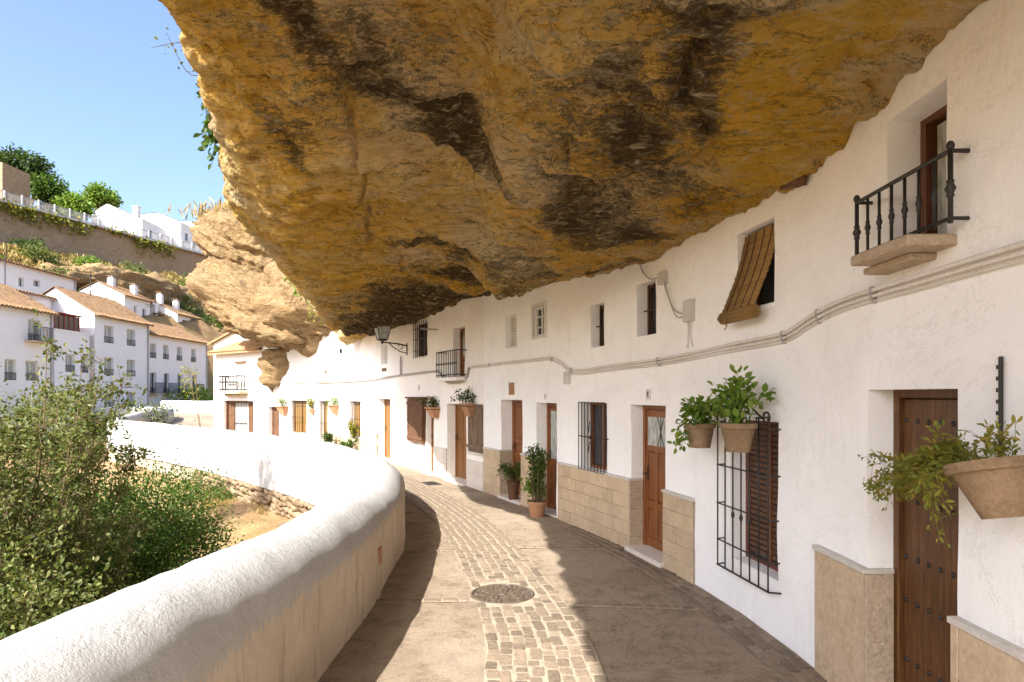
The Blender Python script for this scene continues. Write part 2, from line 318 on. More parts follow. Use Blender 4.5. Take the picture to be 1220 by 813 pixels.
class MB:
    def __init__(s): s.v = []; s.f = []; s.n = 0
    def add(s, v, f):
        s.v.extend([tuple(map(float, p)) for p in v]); s.f.extend([tuple(int(i) + s.n for i in q) for q in f]); s.n += len(v); return s
    def box(s, x0, x1, y0, y1, z0, z1, b=0.):
        """box, optionally with chamfered edges on all sides"""
        if b <= 0:
            v = [(x, y, z) for x in (x0, x1) for y in (y0, y1) for z in (z0, z1)]
            return s.add(v, [(0, 1, 3, 2), (4, 6, 7, 5), (0, 4, 5, 1), (2, 3, 7, 6), (0, 2, 6, 4), (1, 5, 7, 3)])
        bm = bmesh.new(); bmesh.ops.create_cube(bm, size=1)
        for q in bm.verts: q.co = ((x0 + x1) / 2 + q.co.x * (x1 - x0), (y0 + y1) / 2 + q.co.y * (y1 - y0), (z0 + z1) / 2 + q.co.z * (z1 - z0))
        bmesh.ops.bevel(bm, geom=bm.edges[:], offset=b, segments=1, affect='EDGES', profile=.5); s.bm(bm); return s
    def bm(s, bm, mat=None):
        bm.verts.index_update(); vv = [(mat @ q.co if mat else q.co) for q in bm.verts]; ff = [[q.index for q in f.verts] for f in bm.faces]; bm.free(); return s.add(vv, ff)
    def tube(s, pts, r, k=6, cap=True):
        pts = [Vector(p) for p in pts]; n = len(pts); rr = r if hasattr(r, '__len__') else [r] * n; v = []; f = []; up = None
        for i, p in enumerate(pts):
            d = (pts[min(i + 1, n - 1)] - pts[max(i - 1, 0)]).normalized()
            if up is None: up = Vector((0, 0, 1)) if abs(d.z) < .9 else Vector((1, 0, 0))
            a = d.cross(up).normalized(); b = a.cross(d).normalized(); up = b
            for j in range(k):
                th = 2 * math.pi * j / k; v.append(p + (a * math.cos(th) + b * math.sin(th)) * rr[i])
        for i in range(n - 1):
            for j in range(k): f.append((i * k + j, i * k + (j + 1) % k, (i + 1) * k + (j + 1) % k, (i + 1) * k + j))
        if cap: f.append(tuple(range(k))[::-1]); f.append(tuple((n - 1) * k + j for j in range(k)))
        return s.add(v, f)
    def lathe(s, prof, k=20, c=(0, 0, 0), cap=True, half=False):
        v = []; f = []; n = len(prof)
        for r, z in prof:
            for j in range(k):
                th = (math.pi * j / (k - 1)) if half else 2 * math.pi * j / k; v.append((c[0] + r * math.cos(th), c[1] + r * math.sin(th), c[2] + z))
        kk = k - 1 if half else k
        for i in range(n - 1):
            for j in range(kk): f.append((i * k + j, i * k + (j + 1) % k, (i + 1) * k + (j + 1) % k, (i + 1) * k + j))
        if cap: f.append(tuple(range(k))[::-1]); f.append(tuple((n - 1) * k + j for j in range(k)))
        return s.add(v, f)
    def me(s, name='m', smooth=False):
        me = mesh_np(name, s.v, s.f, smooth)
        return me
def smooth_by_angle(me, ang=40):
    bm = bmesh.new(); bm.from_mesh(me)
    for e in bm.edges: e.smooth = not (len(e.link_faces) == 2 and e.calc_face_angle(0) > R(ang))
    for f in bm.faces: f.smooth = True
    bm.to_mesh(me); bm.free(); return me
def boxobj(name, parent, mat, W, x0, x1, y0, y1, z0, z1, b=0., kind=None):
    """a box whose object origin sits in its middle, given in the frame W"""
    c = Vector(((x0 + x1) / 2, (y0 + y1) / 2, (z0 + z1) / 2)); h = ((x1 - x0) / 2, (y1 - y0) / 2, (z1 - z0) / 2)
    me = MB().box(-h[0], h[0], -h[1], h[1], -h[2], h[2], b).me(name); return put(name, me, W @ Matrix.Translation(c), parent, mat, kind)
_leafshape = np.array([(0, 0, 0), (.34, .35, .09), (.30, .7, .05), (0, 1, -.06), (-.30, .7, .05), (-.34, .35, .09)])
def leaves(pos_, size, up_bias=.4, jitter=.5, droop=0., shape=_leafshape, dirs=None, seed=1, slim=1.0):
    """six-point leaves folded along the rib at the given points"""
    shape = shape * np.array([slim, 1, 1]); g = np.random.default_rng(seed); pos_ = np.asarray(pos_, float); n = len(pos_)
    d = g.normal(size=(n, 3)) if dirs is None else np.asarray(dirs) + g.normal(size=(n, 3)) * jitter
    d[:, 2] -= droop; d /= np.linalg.norm(d, axis=1)[:, None]
    nn = g.normal(size=(n, 3)); nn[:, 2] += up_bias * 3; nn -= (nn * d).sum(1)[:, None] * d; nn /= np.linalg.norm(nn, axis=1)[:, None] + 1e-9
    b = np.cross(d, nn); s = size * g.uniform(.6, 1.3, n)
    V = pos_[:, None] + s[:, None, None] * (shape[None, :, 0, None] * b[:, None] + shape[None, :, 1, None] * d[:, None] + shape[None, :, 2, None] * nn[:, None])
    k = len(shape); base = np.arange(n)[:, None] * k
    F = np.concatenate([base + np.array([[0, 1, 2, 3]]), base + np.array([[0, 3, 4, 5]])], 0); return V.reshape(-1, 3), F
def leaf_me(name, pos_, size, **kw):
    V, F = leaves(pos_, size, **kw); return mesh_np(name, V, F)

# ------------------------------------------------------------------ plan of the place
WALL = Path([(2.22, -9), (2.26, -4), (2.30, 0), (2.335, 2.5), (2.345, 4.2), (2.30, 5.3), (2.14, 6.4), (1.96, 7.3), (1.61, 8.6), (.73, 10.9), (-.28, 13.15),
             (-1.34, 15.25), (-2.4, 17.3), (-3.65, 19.5), (-4.35, 20.7), (-6.1, 23.4), (-8, 26)], 40)
FAR = Path([(-8, 26), (-11.2, 28.5), (-14.4, 31.0), (-15.6, 31.95)], 20)
PARA = Path([(-3.0, -9), (-2.6, -4), (-2.22, 0), (-1.96, 2.5), (-1.80, 4.7), (-1.775, 6), (-1.79, 7.5), (-1.93, 9.2), (-2.35, 11.2), (-3.15, 13.1), (-4.6, 15.5), (-6.7, 18.0),
             (-11.1, 22.8), (-18.0, 29.4), (-19.9, 32.2)], 24)
def street_z(y): return np.interp(y, [-30, 21, 27, 31, 36, 46, 80], [0, 0, -.22, -.22, 0, .62, 1.0])

# ------------------------------------------------------------------ terrain
def para_side(x, y):
    """distance outside the parapet (positive over the gorge)"""
    c = np.vstack([PARA.c[::3, :2], [(-21.0, 36), (-22.2, 41), (-24.5, 44.5), (-30, 47.5), (-60, 50)]]); best = np.full(x.shape, 1e9); sg = np.zeros(x.shape)
    for a, b in zip(c[:-1], c[1:]):
        d = b - a; L = d @ d; t = np.clip(((x - a[0]) * d[0] + (y - a[1]) * d[1]) / L, 0, 1)
        qx = x - a[0] - t * d[0]; qy = y - a[1] - t * d[1]; ds = np.hypot(qx, qy); cr = d[0] * qy - d[1] * qx
        k = ds < best; best = np.where(k, ds, best); sg = np.where(k, np.sign(cr), sg)
    return best * sg
def terrain_z(x, y):
    e = (x + 68) * .944 - (y - 85) * .33
    dd = para_side(x, y)
    n = fbm(np.stack([x * .25, y * .25, x * 0], -1), 4)
    n2 = fbm(np.stack([x * 1.3, y * 1.3, x * 0 + 3], -1), 4)
    gorge = np.where(dd > 0, np.interp(dd, [0, 1.2, 4, 9, 16, 30], [-1.0, -1.05, -1.9, -3.4, -4.6, -5.0]), np.interp(-dd, [0, .3, 3], [-.9, -.55, -.45])) + n2 * .10 * (dd > .3)
    gorge = np.where(dd <= 0, np.minimum(gorge, street_z(y) - .25), gorge)
    hill = np.interp(e, [-120, -25, -3, -.4, 0.2, 6, 16, 26, 32, 38, 45, 56, 64], [44, 31, 28, 27.4, 21.8, 20.3, 16.5, 13.0, 10.0, 3.0, -.2, -2, -5]) + n * (.9 * (e > 2) * (e < 34))
    w = sstep(66, 50, e) * ((dd > -1) | (x < -28.5))
    z = gorge * (1 - w) + hill * w
    # ground right of the far street and beyond the houses climbs away behind the cliff
    r = (dd <= 0) & (x > -28)
    z = np.where(r & (y > 60), np.maximum(z, np.interp(y, [60, 120, 300, 600], [0, 14, 40, 60])), z)
    return z
def lines(a): return np.unique(np.concatenate(a))
gx = lines([np.arange(-24, 12, .35), np.arange(-80, -24, 1.3), np.arange(-140, -80, 5), np.arange(12, 60, 6), np.arange(-700, -140, 50), np.arange(60, 700, 50)])
gy = lines([np.arange(-8, 36, .35), np.arange(36, 130, 1.5), np.arange(130, 180, 6), np.arange(-60, -8, 6), np.arange(180, 900, 50)])
XX, YY = np.meshgrid(gx, gy, indexing='ij'); ZZ = terrain_z(XX, YY)
me = mesh_np('terrain', np.stack([XX, YY, ZZ], -1), grid_faces(len(gx), len(gy)), True)
put('terrain', me, None, None, 'earth', 'structure')

# ------------------------------------------------------------------ street
wu = np.r_[np.linspace(0, WALL.len, 150)]
Rp = WALL.P(wu, -.12, 0)[:, :2]
Rp = np.vstack([Rp, FAR.P(np.linspace(.5, FAR.len, 24), -.12, 0)[:, :2], [(-15.4, 33), (-14.6, 36), (-14, 42), (-13.5, 52)]])
pu = np.interp(np.linspace(0, 1, len(Rp)), [0, .15, .45, .68, .85, .95, 1.0], [0, 6, 17.5, 26, 40.5, PARA.len, PARA.len]); Lp = PARA.p(pu)
Lp[-4:] = [(-21, 36), (-22.2, 40), (-24, 44), (-27, 52)]
ns = 26; tt = np.linspace(0, 1, ns)
G = Lp[:, None] * (1 - tt)[None, :, None] + Rp[:, None] * tt[None, :, None]
Gz = street_z(G[..., 1]) + .006 * fbm(np.concatenate([G * 1.5, G[..., :1] * 0], -1), 3)
me = mesh_np('street', np.concatenate([G, Gz[..., None]], -1), grid_faces(len(Rp), ns)[:, ::-1], True)
street = put('street', me, None, None, 'street', 'structure')
# setts: a gently winding band, cross rows and a gutter of rough stones, laid stone by stone in a mortar bed
BAND = Path([(.36, 1.5), (.28, 3.5), (.245, 4.65), (.20, 5.6), (-.02, 7.0), (-.48, 9.2), (-1.12, 11.4), (-2.05, 13.8), (-3.2, 16.2), (-4.9, 18.9), (-7.2, 21.7), (-10.5, 25)], 20)
bed = MB()
def strip(pts_a, pts_b, z):
    n = len(pts_a); V = [(p[0], p[1], z + street_z(p[1])) for p in pts_a] + [(p[0], p[1], z + street_z(p[1])) for p in pts_b]
    me = mesh_np('mortar_bed', V, [(i, i + 1, n + i + 1, n + i) for i in range(n - 1)]); return me
uu = np.linspace(0, BAND.len, 120); hw = np.interp(uu, [0, 5, 30], [.47, .44, .5])
put('mortar_bed', strip(BAND.P(uu, -hw, 0), BAND.P(uu, hw, 0), .009), None, street, 'mortar')
stones = []     # (distance, x, y, rot, length along, width across, proud)
u = 0.0
ncol = 8
colu = [0.0] * ncol
for ci in range(ncol):
    u = random.random() * .1
    while u < BAND.len - .2:
        hwu = float(np.interp(u, [0, 5, 30], [.47, .44, .5])); wc = 2 * hwu / ncol
        L = random.choice((.10, .13, .16, .20, .24)) * random.uniform(.9, 1.1)
        o = -hwu + (ci + .5) * wc + random.uniform(-.014, .014)
        q = BAND.P(u + L / 2, o, 0); tn = BAND.tan(u + L / 2); a = math.atan2(tn[1], tn[0]) + random.uniform(-.06, .06)
        stones.append((q[0], q[1], a, L - .014, wc - random.uniform(.006, .024), random.uniform(.002, .008))); u += L
def cross_row(y, x0, x1, n_rows=1, dy=0.):
    x = x0
    put('mortar_bed', strip([(x0, y - .05), ((x0 + x1) / 2, y - .05 + dy / 2), (x1, y - .05 + dy)], [(x0, y + .05), ((x0 + x1) / 2, y + .05 + dy / 2), (x1, y + .05 + dy)], .005), None, street, 'mortar')
    while x < x1 - .1:
        L = random.uniform(.10, .20); f = (x + L / 2 - x0) / (x1 - x0)
        stones.append((x + L / 2, y + f * dy, math.atan2(dy, x1 - x0), L - .02, .072, random.uniform(.006, .011))); x += L
cross_row(6.45, -1.4, -.32, dy=.05); cross_row(8.5, -1.42, -.8, dy=.05); cross_row(4.55, -1.4, -.2); cross_row(8.75, .1, 1.5, dy=-.15); cross_row(6.35, .62, 1.95, dy=-.12); cross_row(11.3, -1.9, -1.65)
# gutter of rough stones at the foot of the house wall
gu = np.linspace(12.4, 19.4, 60); put('mortar_bed', strip(WALL.P(gu, .03, 0), WALL.P(gu, .36, 0), .005), None, street, 'street')
for ro in range(3):
    u = 12.5 + random.random() * .1
    while u < 19.2:
        L = random.uniform(.12, .24)
        if not (ro == 0 and 16.5 < u < 17.8):
            q = WALL.P(u + L / 2, .085 + ro * .11, 0); tn = WALL.tan(u); stones.append((q[0], q[1], math.atan2(tn[1], tn[0]) + random.uniform(-.1, .1), L - .018, random.uniform(.075, .095), random.uniform(.004, .010)))
        u += L
def sett_mesh(k):
    g = random.Random(k); bm = bmesh.new(); n = 9
    top = []
    for i in range(n):
        th = 2 * math.pi * i / n + .2; c, s_ = math.cos(th), math.sin(th); e = .24
        x = .5 * math.copysign(abs(c) ** e, c) * g.uniform(.92, 1.0); y = .5 * math.copysign(abs(s_) ** e, s_) * g.uniform(.90, 1.0); top.append((x, y))
    r0 = [bm.verts.new((x, y, -1.0)) for x, y in top]; r1 = [bm.verts.new((x, y, .72)) for x, y in top]
    r2 = [bm.verts.new((x * .93, y * .90, .95 + g.uniform(-.12, .08))) for x, y in top]; c = bm.verts.new((0, 0, 1.0))
    for i in range(n):
        j = (i + 1) % n; bm.faces.new((r0[i], r0[j], r1[j], r1[i])); bm.faces.new((r1[i], r1[j], r2[j], r2[i])); bm.faces.new((r2[i], r2[j], c))
    me = bpy.data.meshes.new('sett'); bm.to_mesh(me); bm.free(); me.polygons.foreach_set("use_smooth", np.ones(len(me.polygons), bool)); me.materials.append(M['sett']); return me
SETT = [sett_mesh(k) for k in range(14)]
cov = (-.10, 6.68)
stones = [s for s in stones if math.hypot(s[0] - cov[0], s[1] - cov[1]) > .40 and s[1] > 3.6]
stones.sort(key=lambda s: s[1])
rest = MB()
for i, (x, y, a, L, w, h) in enumerate(stones):
    mt = Matrix.Translation((x, y, float(street_z(y)) + .010)) @ Matrix.Rotation(a, 4, 'Z') @ Matrix.Diagonal((L, w, h, 1))
    if i < 300: put('sett', SETT[i % 14], mt, street)
    else:
        me = SETT[i % 14]; rest.add([mt @ v.co for v in me.vertices], [p.vertices[:] for p in me.polygons])
rme = rest.me('setts', True); put('sett_paving', rme, None, street, 'sett', 'stuff')
# manhole cover with cast relief
cz = float(street_z(cov[1]))
mh = thing('manhole_cover', 'round cast iron manhole cover with swirling relief set in the street paving', 'manhole cover', (cov[0], cov[1], cz), me=None)
Wc = Matrix.Translation((cov[0], cov[1], cz))
put('rim', MB().lathe([(.335, -.02), (.335, .016), (.325, .021), (.312, .021), (.306, .012), (.306, -.02)], 48, cap=False).me('rim', True), Wc, mh, 'cast')
put('plate', MB().lathe([(.304, -.02), (.304, .010), (.10, .0115), (.002, .012)], 48).me('plate'), Wc, mh, 'cast')
rel = MB()
for ring, (r0, r1, n) in enumerate([(.255, .295, 26), (.20, .245, 20), (.135, .19, 16), (.07, .125, 10), (.0, .055, 1)]):
    for k in range(n):
        a0 = 2 * math.pi * (k + .5 * (ring % 2)) / n; da = 2 * math.pi / n * random.uniform(.42, .62)
        if n == 1: rel.lathe([(.05, .008), (.046, .019), (.0, .020)], 16); continue
        sk = .35 * (-1) ** (ring + k)
        v = [];
        for z in (.008, .020):
            for (r, da_) in ((r0, 0), (r1, sk * da)):
                for s_ in (0, 1): th = a0 + da * s_ + da_; v.append((r * math.cos(th), r * math.sin(th), z))
        rel.add(v, [(4, 5, 7, 6), (0, 2, 6, 4), (1, 5, 7, 3), (0, 4, 5, 1), (2, 3, 7, 6)])
put('relief', rel.me('relief'), Wc, mh, 'cast')
gw = WALL.frame(25.0, .62, 0.0)
gr = thing('drain_grate', 'small dark drain grate in the pavement before the door under the balcony', 'drain', world=gw)
put('frame', MB().box(-.28, .28, -.17, -.14, -.02, .012).box(-.28, .28, .14, .17, -.02, .012).box(-.28, -.25, -.14, .14, -.02, .012).box(.25, .28, -.14, .14, -.02, .012).me(), gw, gr, 'iron')
for k in range(9): boxobj('bar', gr, 'iron', gw, -.235 + k * .055, -.205 + k * .055, -.14, .14, -.02, .009)

# ------------------------------------------------------------------ parapet walls
def parapet(name, label, path, u0, u1, zt, half, out_bot, step=.09, drop=None):
    us = np.arange(u0, u1, step); prof = []
    prof += [(-half, z, 1.) for z in np.linspace(-.12, zt - half, 9)]
    prof += [(-half * math.cos(a), zt - half + half * math.sin(a), 1. if a < 1.3 else 0.) for a in np.linspace(.12, math.pi - .12, 15)]
    prof += [(half, z, 0.) for z in np.linspace(zt - half, out_bot, 10)]
    pr = np.array(prof); U, K = np.meshgrid(us, np.arange(len(pr)), indexing='ij')
    off = pr[K, 0]; z = pr[K, 1]; base = street_z(path.p(us)[:, 1])[:, None] * 0
    P3 = path.P(U, off, z + base)
    if drop: P3[..., 2] += np.where(z > 0, z / zt, 0) * np.interp(U, *drop)
    # hand-plastered unevenness along the profile's outward direction
    nv = np.stack([off / half * .7, np.where(z > zt - half, (z - zt + half) / half, 0)], -1)
    d = .022 * fbm(P3 * .8, 3) + .007 * fbm(P3 * 6, 3)
    n2 = path.nor(U); P3[..., :2] += n2 * (d * np.sign(off) * np.minimum(1, np.abs(off) / half))[..., None]; P3[..., 2] += d * nv[..., 1]
    me = mesh_np(name, P3, grid_faces(len(us), len(pr)), True); attr(me, 'side', pr[K, 2])
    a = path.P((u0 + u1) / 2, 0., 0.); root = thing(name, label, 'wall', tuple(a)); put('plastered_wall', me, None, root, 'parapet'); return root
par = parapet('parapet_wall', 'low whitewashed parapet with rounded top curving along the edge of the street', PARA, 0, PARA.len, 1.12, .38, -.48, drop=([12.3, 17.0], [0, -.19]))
sc_ = PARA.frame(19.3, 0, 0)
# little square terracotta drain outlet in the street face
bw = PARA.frame(15.7, -.385, .42)
boxobj('drain_outlet', par, 'terracotta', bw, -.055, .055, -.025, .02, -.085, .085, .004)
# rubble footing, stone by stone, below the white outer face
def stone_mesh(k):
    g = random.Random(50 + k); bm = bmesh.new(); bmesh.ops.create_cube(bm, size=1.0); bmesh.ops.subdivide_edges(bm, edges=bm.edges[:], cuts=1, use_grid_fill=True)
    for v in bm.verts:
        v.co *= 1.0 - .20 * (v.co.length - .5) / .366
        v.co += Vector((g.uniform(-.06, .06), g.uniform(-.06, .06), g.uniform(-.07, .07)))
    me = bpy.data.meshes.new('stone'); bm.to_mesh(me); bm.free(); me.polygons.foreach_set("use_smooth", np.ones(len(me.polygons), bool)); me.materials.append(M['stone']); return me
STONE = [stone_mesh(k) for k in range(10)]
us = np.arange(8, PARA.len, .2); zz = np.linspace(-.46, -2.2, 6); U, Z = np.meshgrid(us, zz, indexing='ij')
me = mesh_np('footing', PARA.P(U, .30 + .02 * fbm(np.stack([U, Z, U * 0], -1) * 2, 2), Z), grid_faces(len(us), 6), True); put('footing', me, None, par, "mortar")
cnt = 0
for row in range(7):
    u = 21.0 + random.random() * .3; z0 = -.50 - row * .155
    while u < 34.5 and cnt < 295:
        L = random.choice((.14, .2, .27, .36)) * random.uniform(.85, 1.2); h = random.uniform(.12, .21)
        mt = PARA.frame(u + L / 2, .30 + random.uniform(-.03, .05), z0 - .08 + random.uniform(-.04, .04)) @ Matrix.Rotation(random.uniform(-.3, .3), 4, 'Y') @ Matrix.Rotation(random.uniform(-.2, .2), 4, 'Z') @ Matrix.Diagonal((L * 1.05, .22, h, 1))
        put('stone', STONE[random.randrange(10)], mt, par); cnt += 1; u += L * random.uniform(.95, 1.3)
P2 = Path([(-19.6, 31.6), (-20.6, 34), (-21.6, 37.6), (-22.25, 41), (-23.6, 43.6), (-26.5, 45.6), (-31, 47.0)], 16)
def lift_me(root, dz):
    for ch in root.children:
        for v in ch.data.vertices: v.co.z += dz * float(sstep(31, 40, v.co.y))
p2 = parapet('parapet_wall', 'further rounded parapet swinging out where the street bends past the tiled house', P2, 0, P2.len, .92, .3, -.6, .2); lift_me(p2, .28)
P3_ = Path([(-27, 49.2), (-24, 48.9), (-19, 48.6), (-12, 48.2)], 10)
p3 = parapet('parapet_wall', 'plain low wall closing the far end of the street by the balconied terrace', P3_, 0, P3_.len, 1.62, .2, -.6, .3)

# ------------------------------------------------------------------ the rock roof over the street
def zw(u): return np.interp(u, [0, 8, 12.2, 13.2, 14.0, 15.1, 17.5, 20.8, 24.1, 27.5, 30.4, 33, 40], [4.25, 4.25, 4.17, 3.97, 3.88, 3.91, 3.93, 4.2, 4.34, 4.17, 4.2, 4.25, 4.4])
LK = np.array([(-3, -2.4, -11, 5.2), (0, -2.4, -8.5, 5.2), (6, -2.5, -2.5, 5.2), (10, -2.6, 1.5, 5.2), (13.5, -2.70, 5.0, 5.19), (14.6, -2.73, 5.6, 5.05), (15.8, -2.88, 6.3, 4.92), (17, -3.09, 7.0, 4.68), (18.4, -3.36, 7.8, 4.46), (20, -3.65, 8.8, 4.42),
               (23, -4.05, 11.0, 4.42), (26.6, -4.51, 14.0, 4.27), (29.2, -4.88, 16.5, 4.16), (31.5, -5.05, 19.5, 4.2), (33, -5.75, 21.9, 4.3), (35, -6.9, 24.0, 4.9)])
nu, nv = 680, 520
uR = np.linspace(0.05, 34.5, nu)
uR = np.interp(np.linspace(0, 1, nu), [0, .10, 1], [5.0, 9, 34.5])
LC = catmull(LK, 12); lip = np.stack([np.interp(uR, LC[:, 0], LC[:, k]) for k in (1, 2, 3)], -1)
B0 = WALL.P(uR, -.02, zw(uR)); A0 = WALL.P(uR, -2.6, zw(uR) + .55)
out = lip - B0; out[:, 2] = 0; wd = np.linalg.norm(out, axis=1); out /= wd[:, None]; upv = np.array([0, 0, 1.])
ctrl = [A0, B0]
for f, sag in ((.2, -.05), (.4, -.03), (.6, -.02), (.8, -.03), (.93, -.02)): ctrl.append(B0 + (lip - B0) * f + upv * sag * np.minimum(1, wd / 4)[:, None])
ctrl.append(lip + upv * .06)
for o, h in ((.07, .22), (.08, .65), (.04, 1.4), (-.25, 2.8), (-1.1, 4.4), (-3.6, 6.2), (-9, 7.5)): ctrl.append(lip + out * o + upv * h)
K = np.stack(ctrl, 1)                                    # rows x controls x 3
kk = K.shape[1]; tv = np.interp(np.linspace(0, 1, nv), [0, .04, .60, .78, 1], [0, 1, 7, 11, kk - 1])
Q = np.concatenate([2 * K[:, :1] - K[:, 1:2], K, 2 * K[:, -1:] - K[:, -2:-1]], 1)
i = np.minimum(tv.astype(int), kk - 2); f = (tv - i)[None, :, None]
p0, p1, p2_, p3_ = (Q[:, i + a] for a in range(4))
S = .5 * (2 * p1 + (p2_ - p0) * f + (2 * p0 - 5 * p1 + 4 * p2_ - p3_) * f ** 2 + (3 * p1 - p0 - 3 * p2_ + p3_) * f ** 3)
du = np.gradient(S, axis=0); dv = np.gradient(S, axis=1); N = np.cross(du, dv); N /= np.linalg.norm(N, axis=2)[..., None] + 1e-9
N *= np.sign(-N[nu // 2, int(nv * .3), 2])              # outward: downwards on the underside
und = sstep(8.2, 6.2, tv)[None, :]
x, y = S[..., 0], S[..., 1]
near_wall = sstep(1.0, 2.6, np.clip(tv, 0, 7))[None, :]
# the lobe that hangs lower beyond the crease
cx = np.interp(y, [0, 5, 9, 10.2, 11.5, 12.5], [.1, -.05, -.25, .05, .6, 2.2]) + .12 * fbm(np.stack([x * 0, y * .9, y * 0], -1), 2)
lobe = sstep(-.32, .25, x - cx) * sstep(12.6, 10.4, y)
D = lobe * .30 * und * np.where(y < 10, 1, 1)
strv = np.stack([x * .35 + y * .08, y * .85 - x * .18, S[..., 2] * 1.3], -1)
D += (.15 * fbm(S * .42, 4) + .10 * ridged(strv * 1.3, 4) * .8 + .075 * fbm(strv * 4.5, 4) + .045 * ridged(strv * 6, 3) * (.5 + .5 * fbm(S * .8, 2)) + .07 * ridged(strv * 2.6 + 4, 3) * .7 + .025 * fbm(S * 11, 4)) * np.where(tv[None] < 9.5, 1, 1.5)
# long cracks
pl = fbm(strv * 1.25 + 2.2, 4); fl = np.floor(pl * 5.5); fr_ = pl * 5.5 - fl; D += .11 * (fl + sstep(.0, .16, fr_)) / 5.5 * und      # flaking beds with sharp edges
pl2 = fbm(strv * 3.4 + 7.7, 3); fl2 = np.floor(pl2 * 5); D += .040 * (fl2 + sstep(.0, .22, pl2 * 5 - fl2)) / 2.5
ck = np.abs(fbm(np.stack([x * .35 + 3, y * .28, x * 0 + 5], -1), 4) - .12); D -= .10 * np.exp(-(ck / .025) ** 2) * und
fade = (.18 + .82 * near_wall) * (1 - .55 * sstep(5.5, 7, tv) * sstep(11, 8.5, tv))[None, :]
D = D * fade + (.045 * fbm(S * 6, 3) + .02 * fbm(S * 19, 2)) * (sstep(.5, .9, tv) * sstep(2.4, 1.2, tv))[None, :]
S = S + N * D[..., None]
S[..., 2] += (6.0 * sstep(7.1, 5.0, uR) ** 1.3)[:, None]          # the vault curls up unseen behind the camera, shaped to let light in
me = mesh_np('rock', S, grid_faces(nu, nv), True)
def blob(cx, cy, rx, ry, ang=0.):
    c, s_ = math.cos(ang), math.sin(ang); a = (x - cx) * c + (y - cy) * s_; b = -(x - cx) * s_ + (y - cy) * c; return np.exp(-((a / rx) ** 2 + (b / ry) ** 2))
wrp = .35 * fbm(np.stack([x, y, x * 0], -1) * 1.1, 4)
x, y = S[..., 0] + wrp, S[..., 1] + .35 * fbm(np.stack([y, x, x * 0 + 8], -1) * 1.1, 4)
stain = np.maximum.reduce([blob(-1.75, 4.6, .95, .33, .75), blob(-1.0, 5.5, .9, .42, .6), blob(-.55, 6.0, .5, .35), blob(-2.2, 6.2, .35, .5) * .7, blob(-1.1, 8.2, .9, .35, .3) * .7, blob(-.6, 8.6, .6, .3) * .8,
                           blob(-1.4, 13.4, 1.6, 2.3, .35) * 1.15, blob(-3.0, 16.3, 1.4, 2.6, .4) * 1.15, blob(-4.2, 18.8, 1.2, 2.0, .5) * 1.15, blob(-.9, 10.0, 1.0, .8) * .85,
                           blob(.75, 4.6, .62, 1.0, -.2) * .85, blob(1.2, 3.7, .5, .7) * .85, blob(.5, 6.6, .55, .9) * .8, blob(1.2, 6.8, .6, .8, -.5) * .8, blob(.9, 8.6, .7, .7) * .75, blob(.2, 9.6, .6, .8) * .7, blob(1.6, 5.6, .3, .8) * .6,
                           blob(.6, 2.6, .9, .8) * .7, blob(.95, 5.4, 1.0, 2.6, -.1) * .52, blob(-1.2, 5.2, 1.5, .8, .6) * .5, blob(-2.6, 15.0, 2.4, 3.5, .45) * .55, blob(.3, 8.6, 1.3, 1.3) * .5, blob(0, 11.4, .9, .6) * .8]) * und
ochre = np.maximum.reduce([blob(1.9, 4.0, .42, 1.5) * 1.0, blob(1.75, 5.6, .35, 1.0) * .8, blob(-2.4, 7.6, .9, 1.7, .2) * .6, blob(-1.6, 10.4, 1.6, 1.2, .4) * .65, blob(-2.6, 12.2, 1.4, 1.2) * .55, blob(-2.4, 5.0, .5, 1.2) * .5, blob(.4, 7.4, .4, .6) * .5]) * und
stain = stain * (1 - .8 * blob(2.0, 4.2, .45, 1.6))
attr(me, 'stain', stain * .66 - .03); attr(me, 'ochre', ochre * .75)
put('rock_overhang', me, None, None, 'rock', 'structure')

# sunlit cliff bulges above the far houses
def lump(name, c, r, rot=0., tilt=0., seed=0, strata=1.0, amp=1.0, mat='dry_rock', sub=6, sq=.75, kind='structure'):
    bm = bmesh.new(); bmesh.ops.create_icosphere(bm, subdivisions=sub, radius=1.0)
    V = np.array([v.co[:] for v in bm.verts]); F = np.array([[v.index for v in f.verts] for f in bm.faces]); bm.free()
    V = np.sign(V) * np.abs(V) ** sq; V = V / (np.linalg.norm(V, axis=1)[:, None] ** .5)
    Nn = V / np.linalg.norm(V, axis=1)[:, None]; rr = np.array(r); X = V * rr
    A = (Matrix.Rotation(rot, 3, 'Z') @ Matrix.Rotation(tilt, 3, 'Y')); A = np.array(A)
    Ws = X + seed * 7.7
    lay = Ws[:, 2] + .18 * fbm(Ws * .5, 3)
    d = .34 * fbm(Ws * .33, 4) + .20 * strata * np.sin(lay * 3.4 + 1.5 * fbm(Ws * .4, 3)) * (.5 + .6 * fbm(Ws * .7, 2)) + .15 * strata * ridged(Ws * np.array([.45, .45, 1.9]), 4) + .05 * ridged(Ws * 2.2, 3) + .05 * fbm(Ws * 5, 4)
    pq = fbm(Ws * np.array([.28, .28, 1.25]) + 3.3, 3) * 4.5; fq = np.floor(pq); d = d + .26 * strata * (fq + sstep(0, .2, pq - fq)) / 4.5
    X = X + Nn * (d * amp)[:, None]; X = X @ A.T + np.array(c)
    me = mesh_np(name, X, F, True); return put(name, me, None, None, mat, kind)
lump('cliff_rock', (-10.6, 29.2, 6.05), (4.2, 3.2, 1.4), R(-36), R(24), 1, 1.2, 1.0)
lump('cliff_rock', (-12.2, 31.5, 9.15), (3.1, 3.0, 1.6), R(-40), R(28), 2, 1.2, 1.0)
lump('cliff_rock', (-7.0, 27.3, 5.7), (3.2, 3.0, 2.1), R(-36), R(8), 3, 1.0, .9)
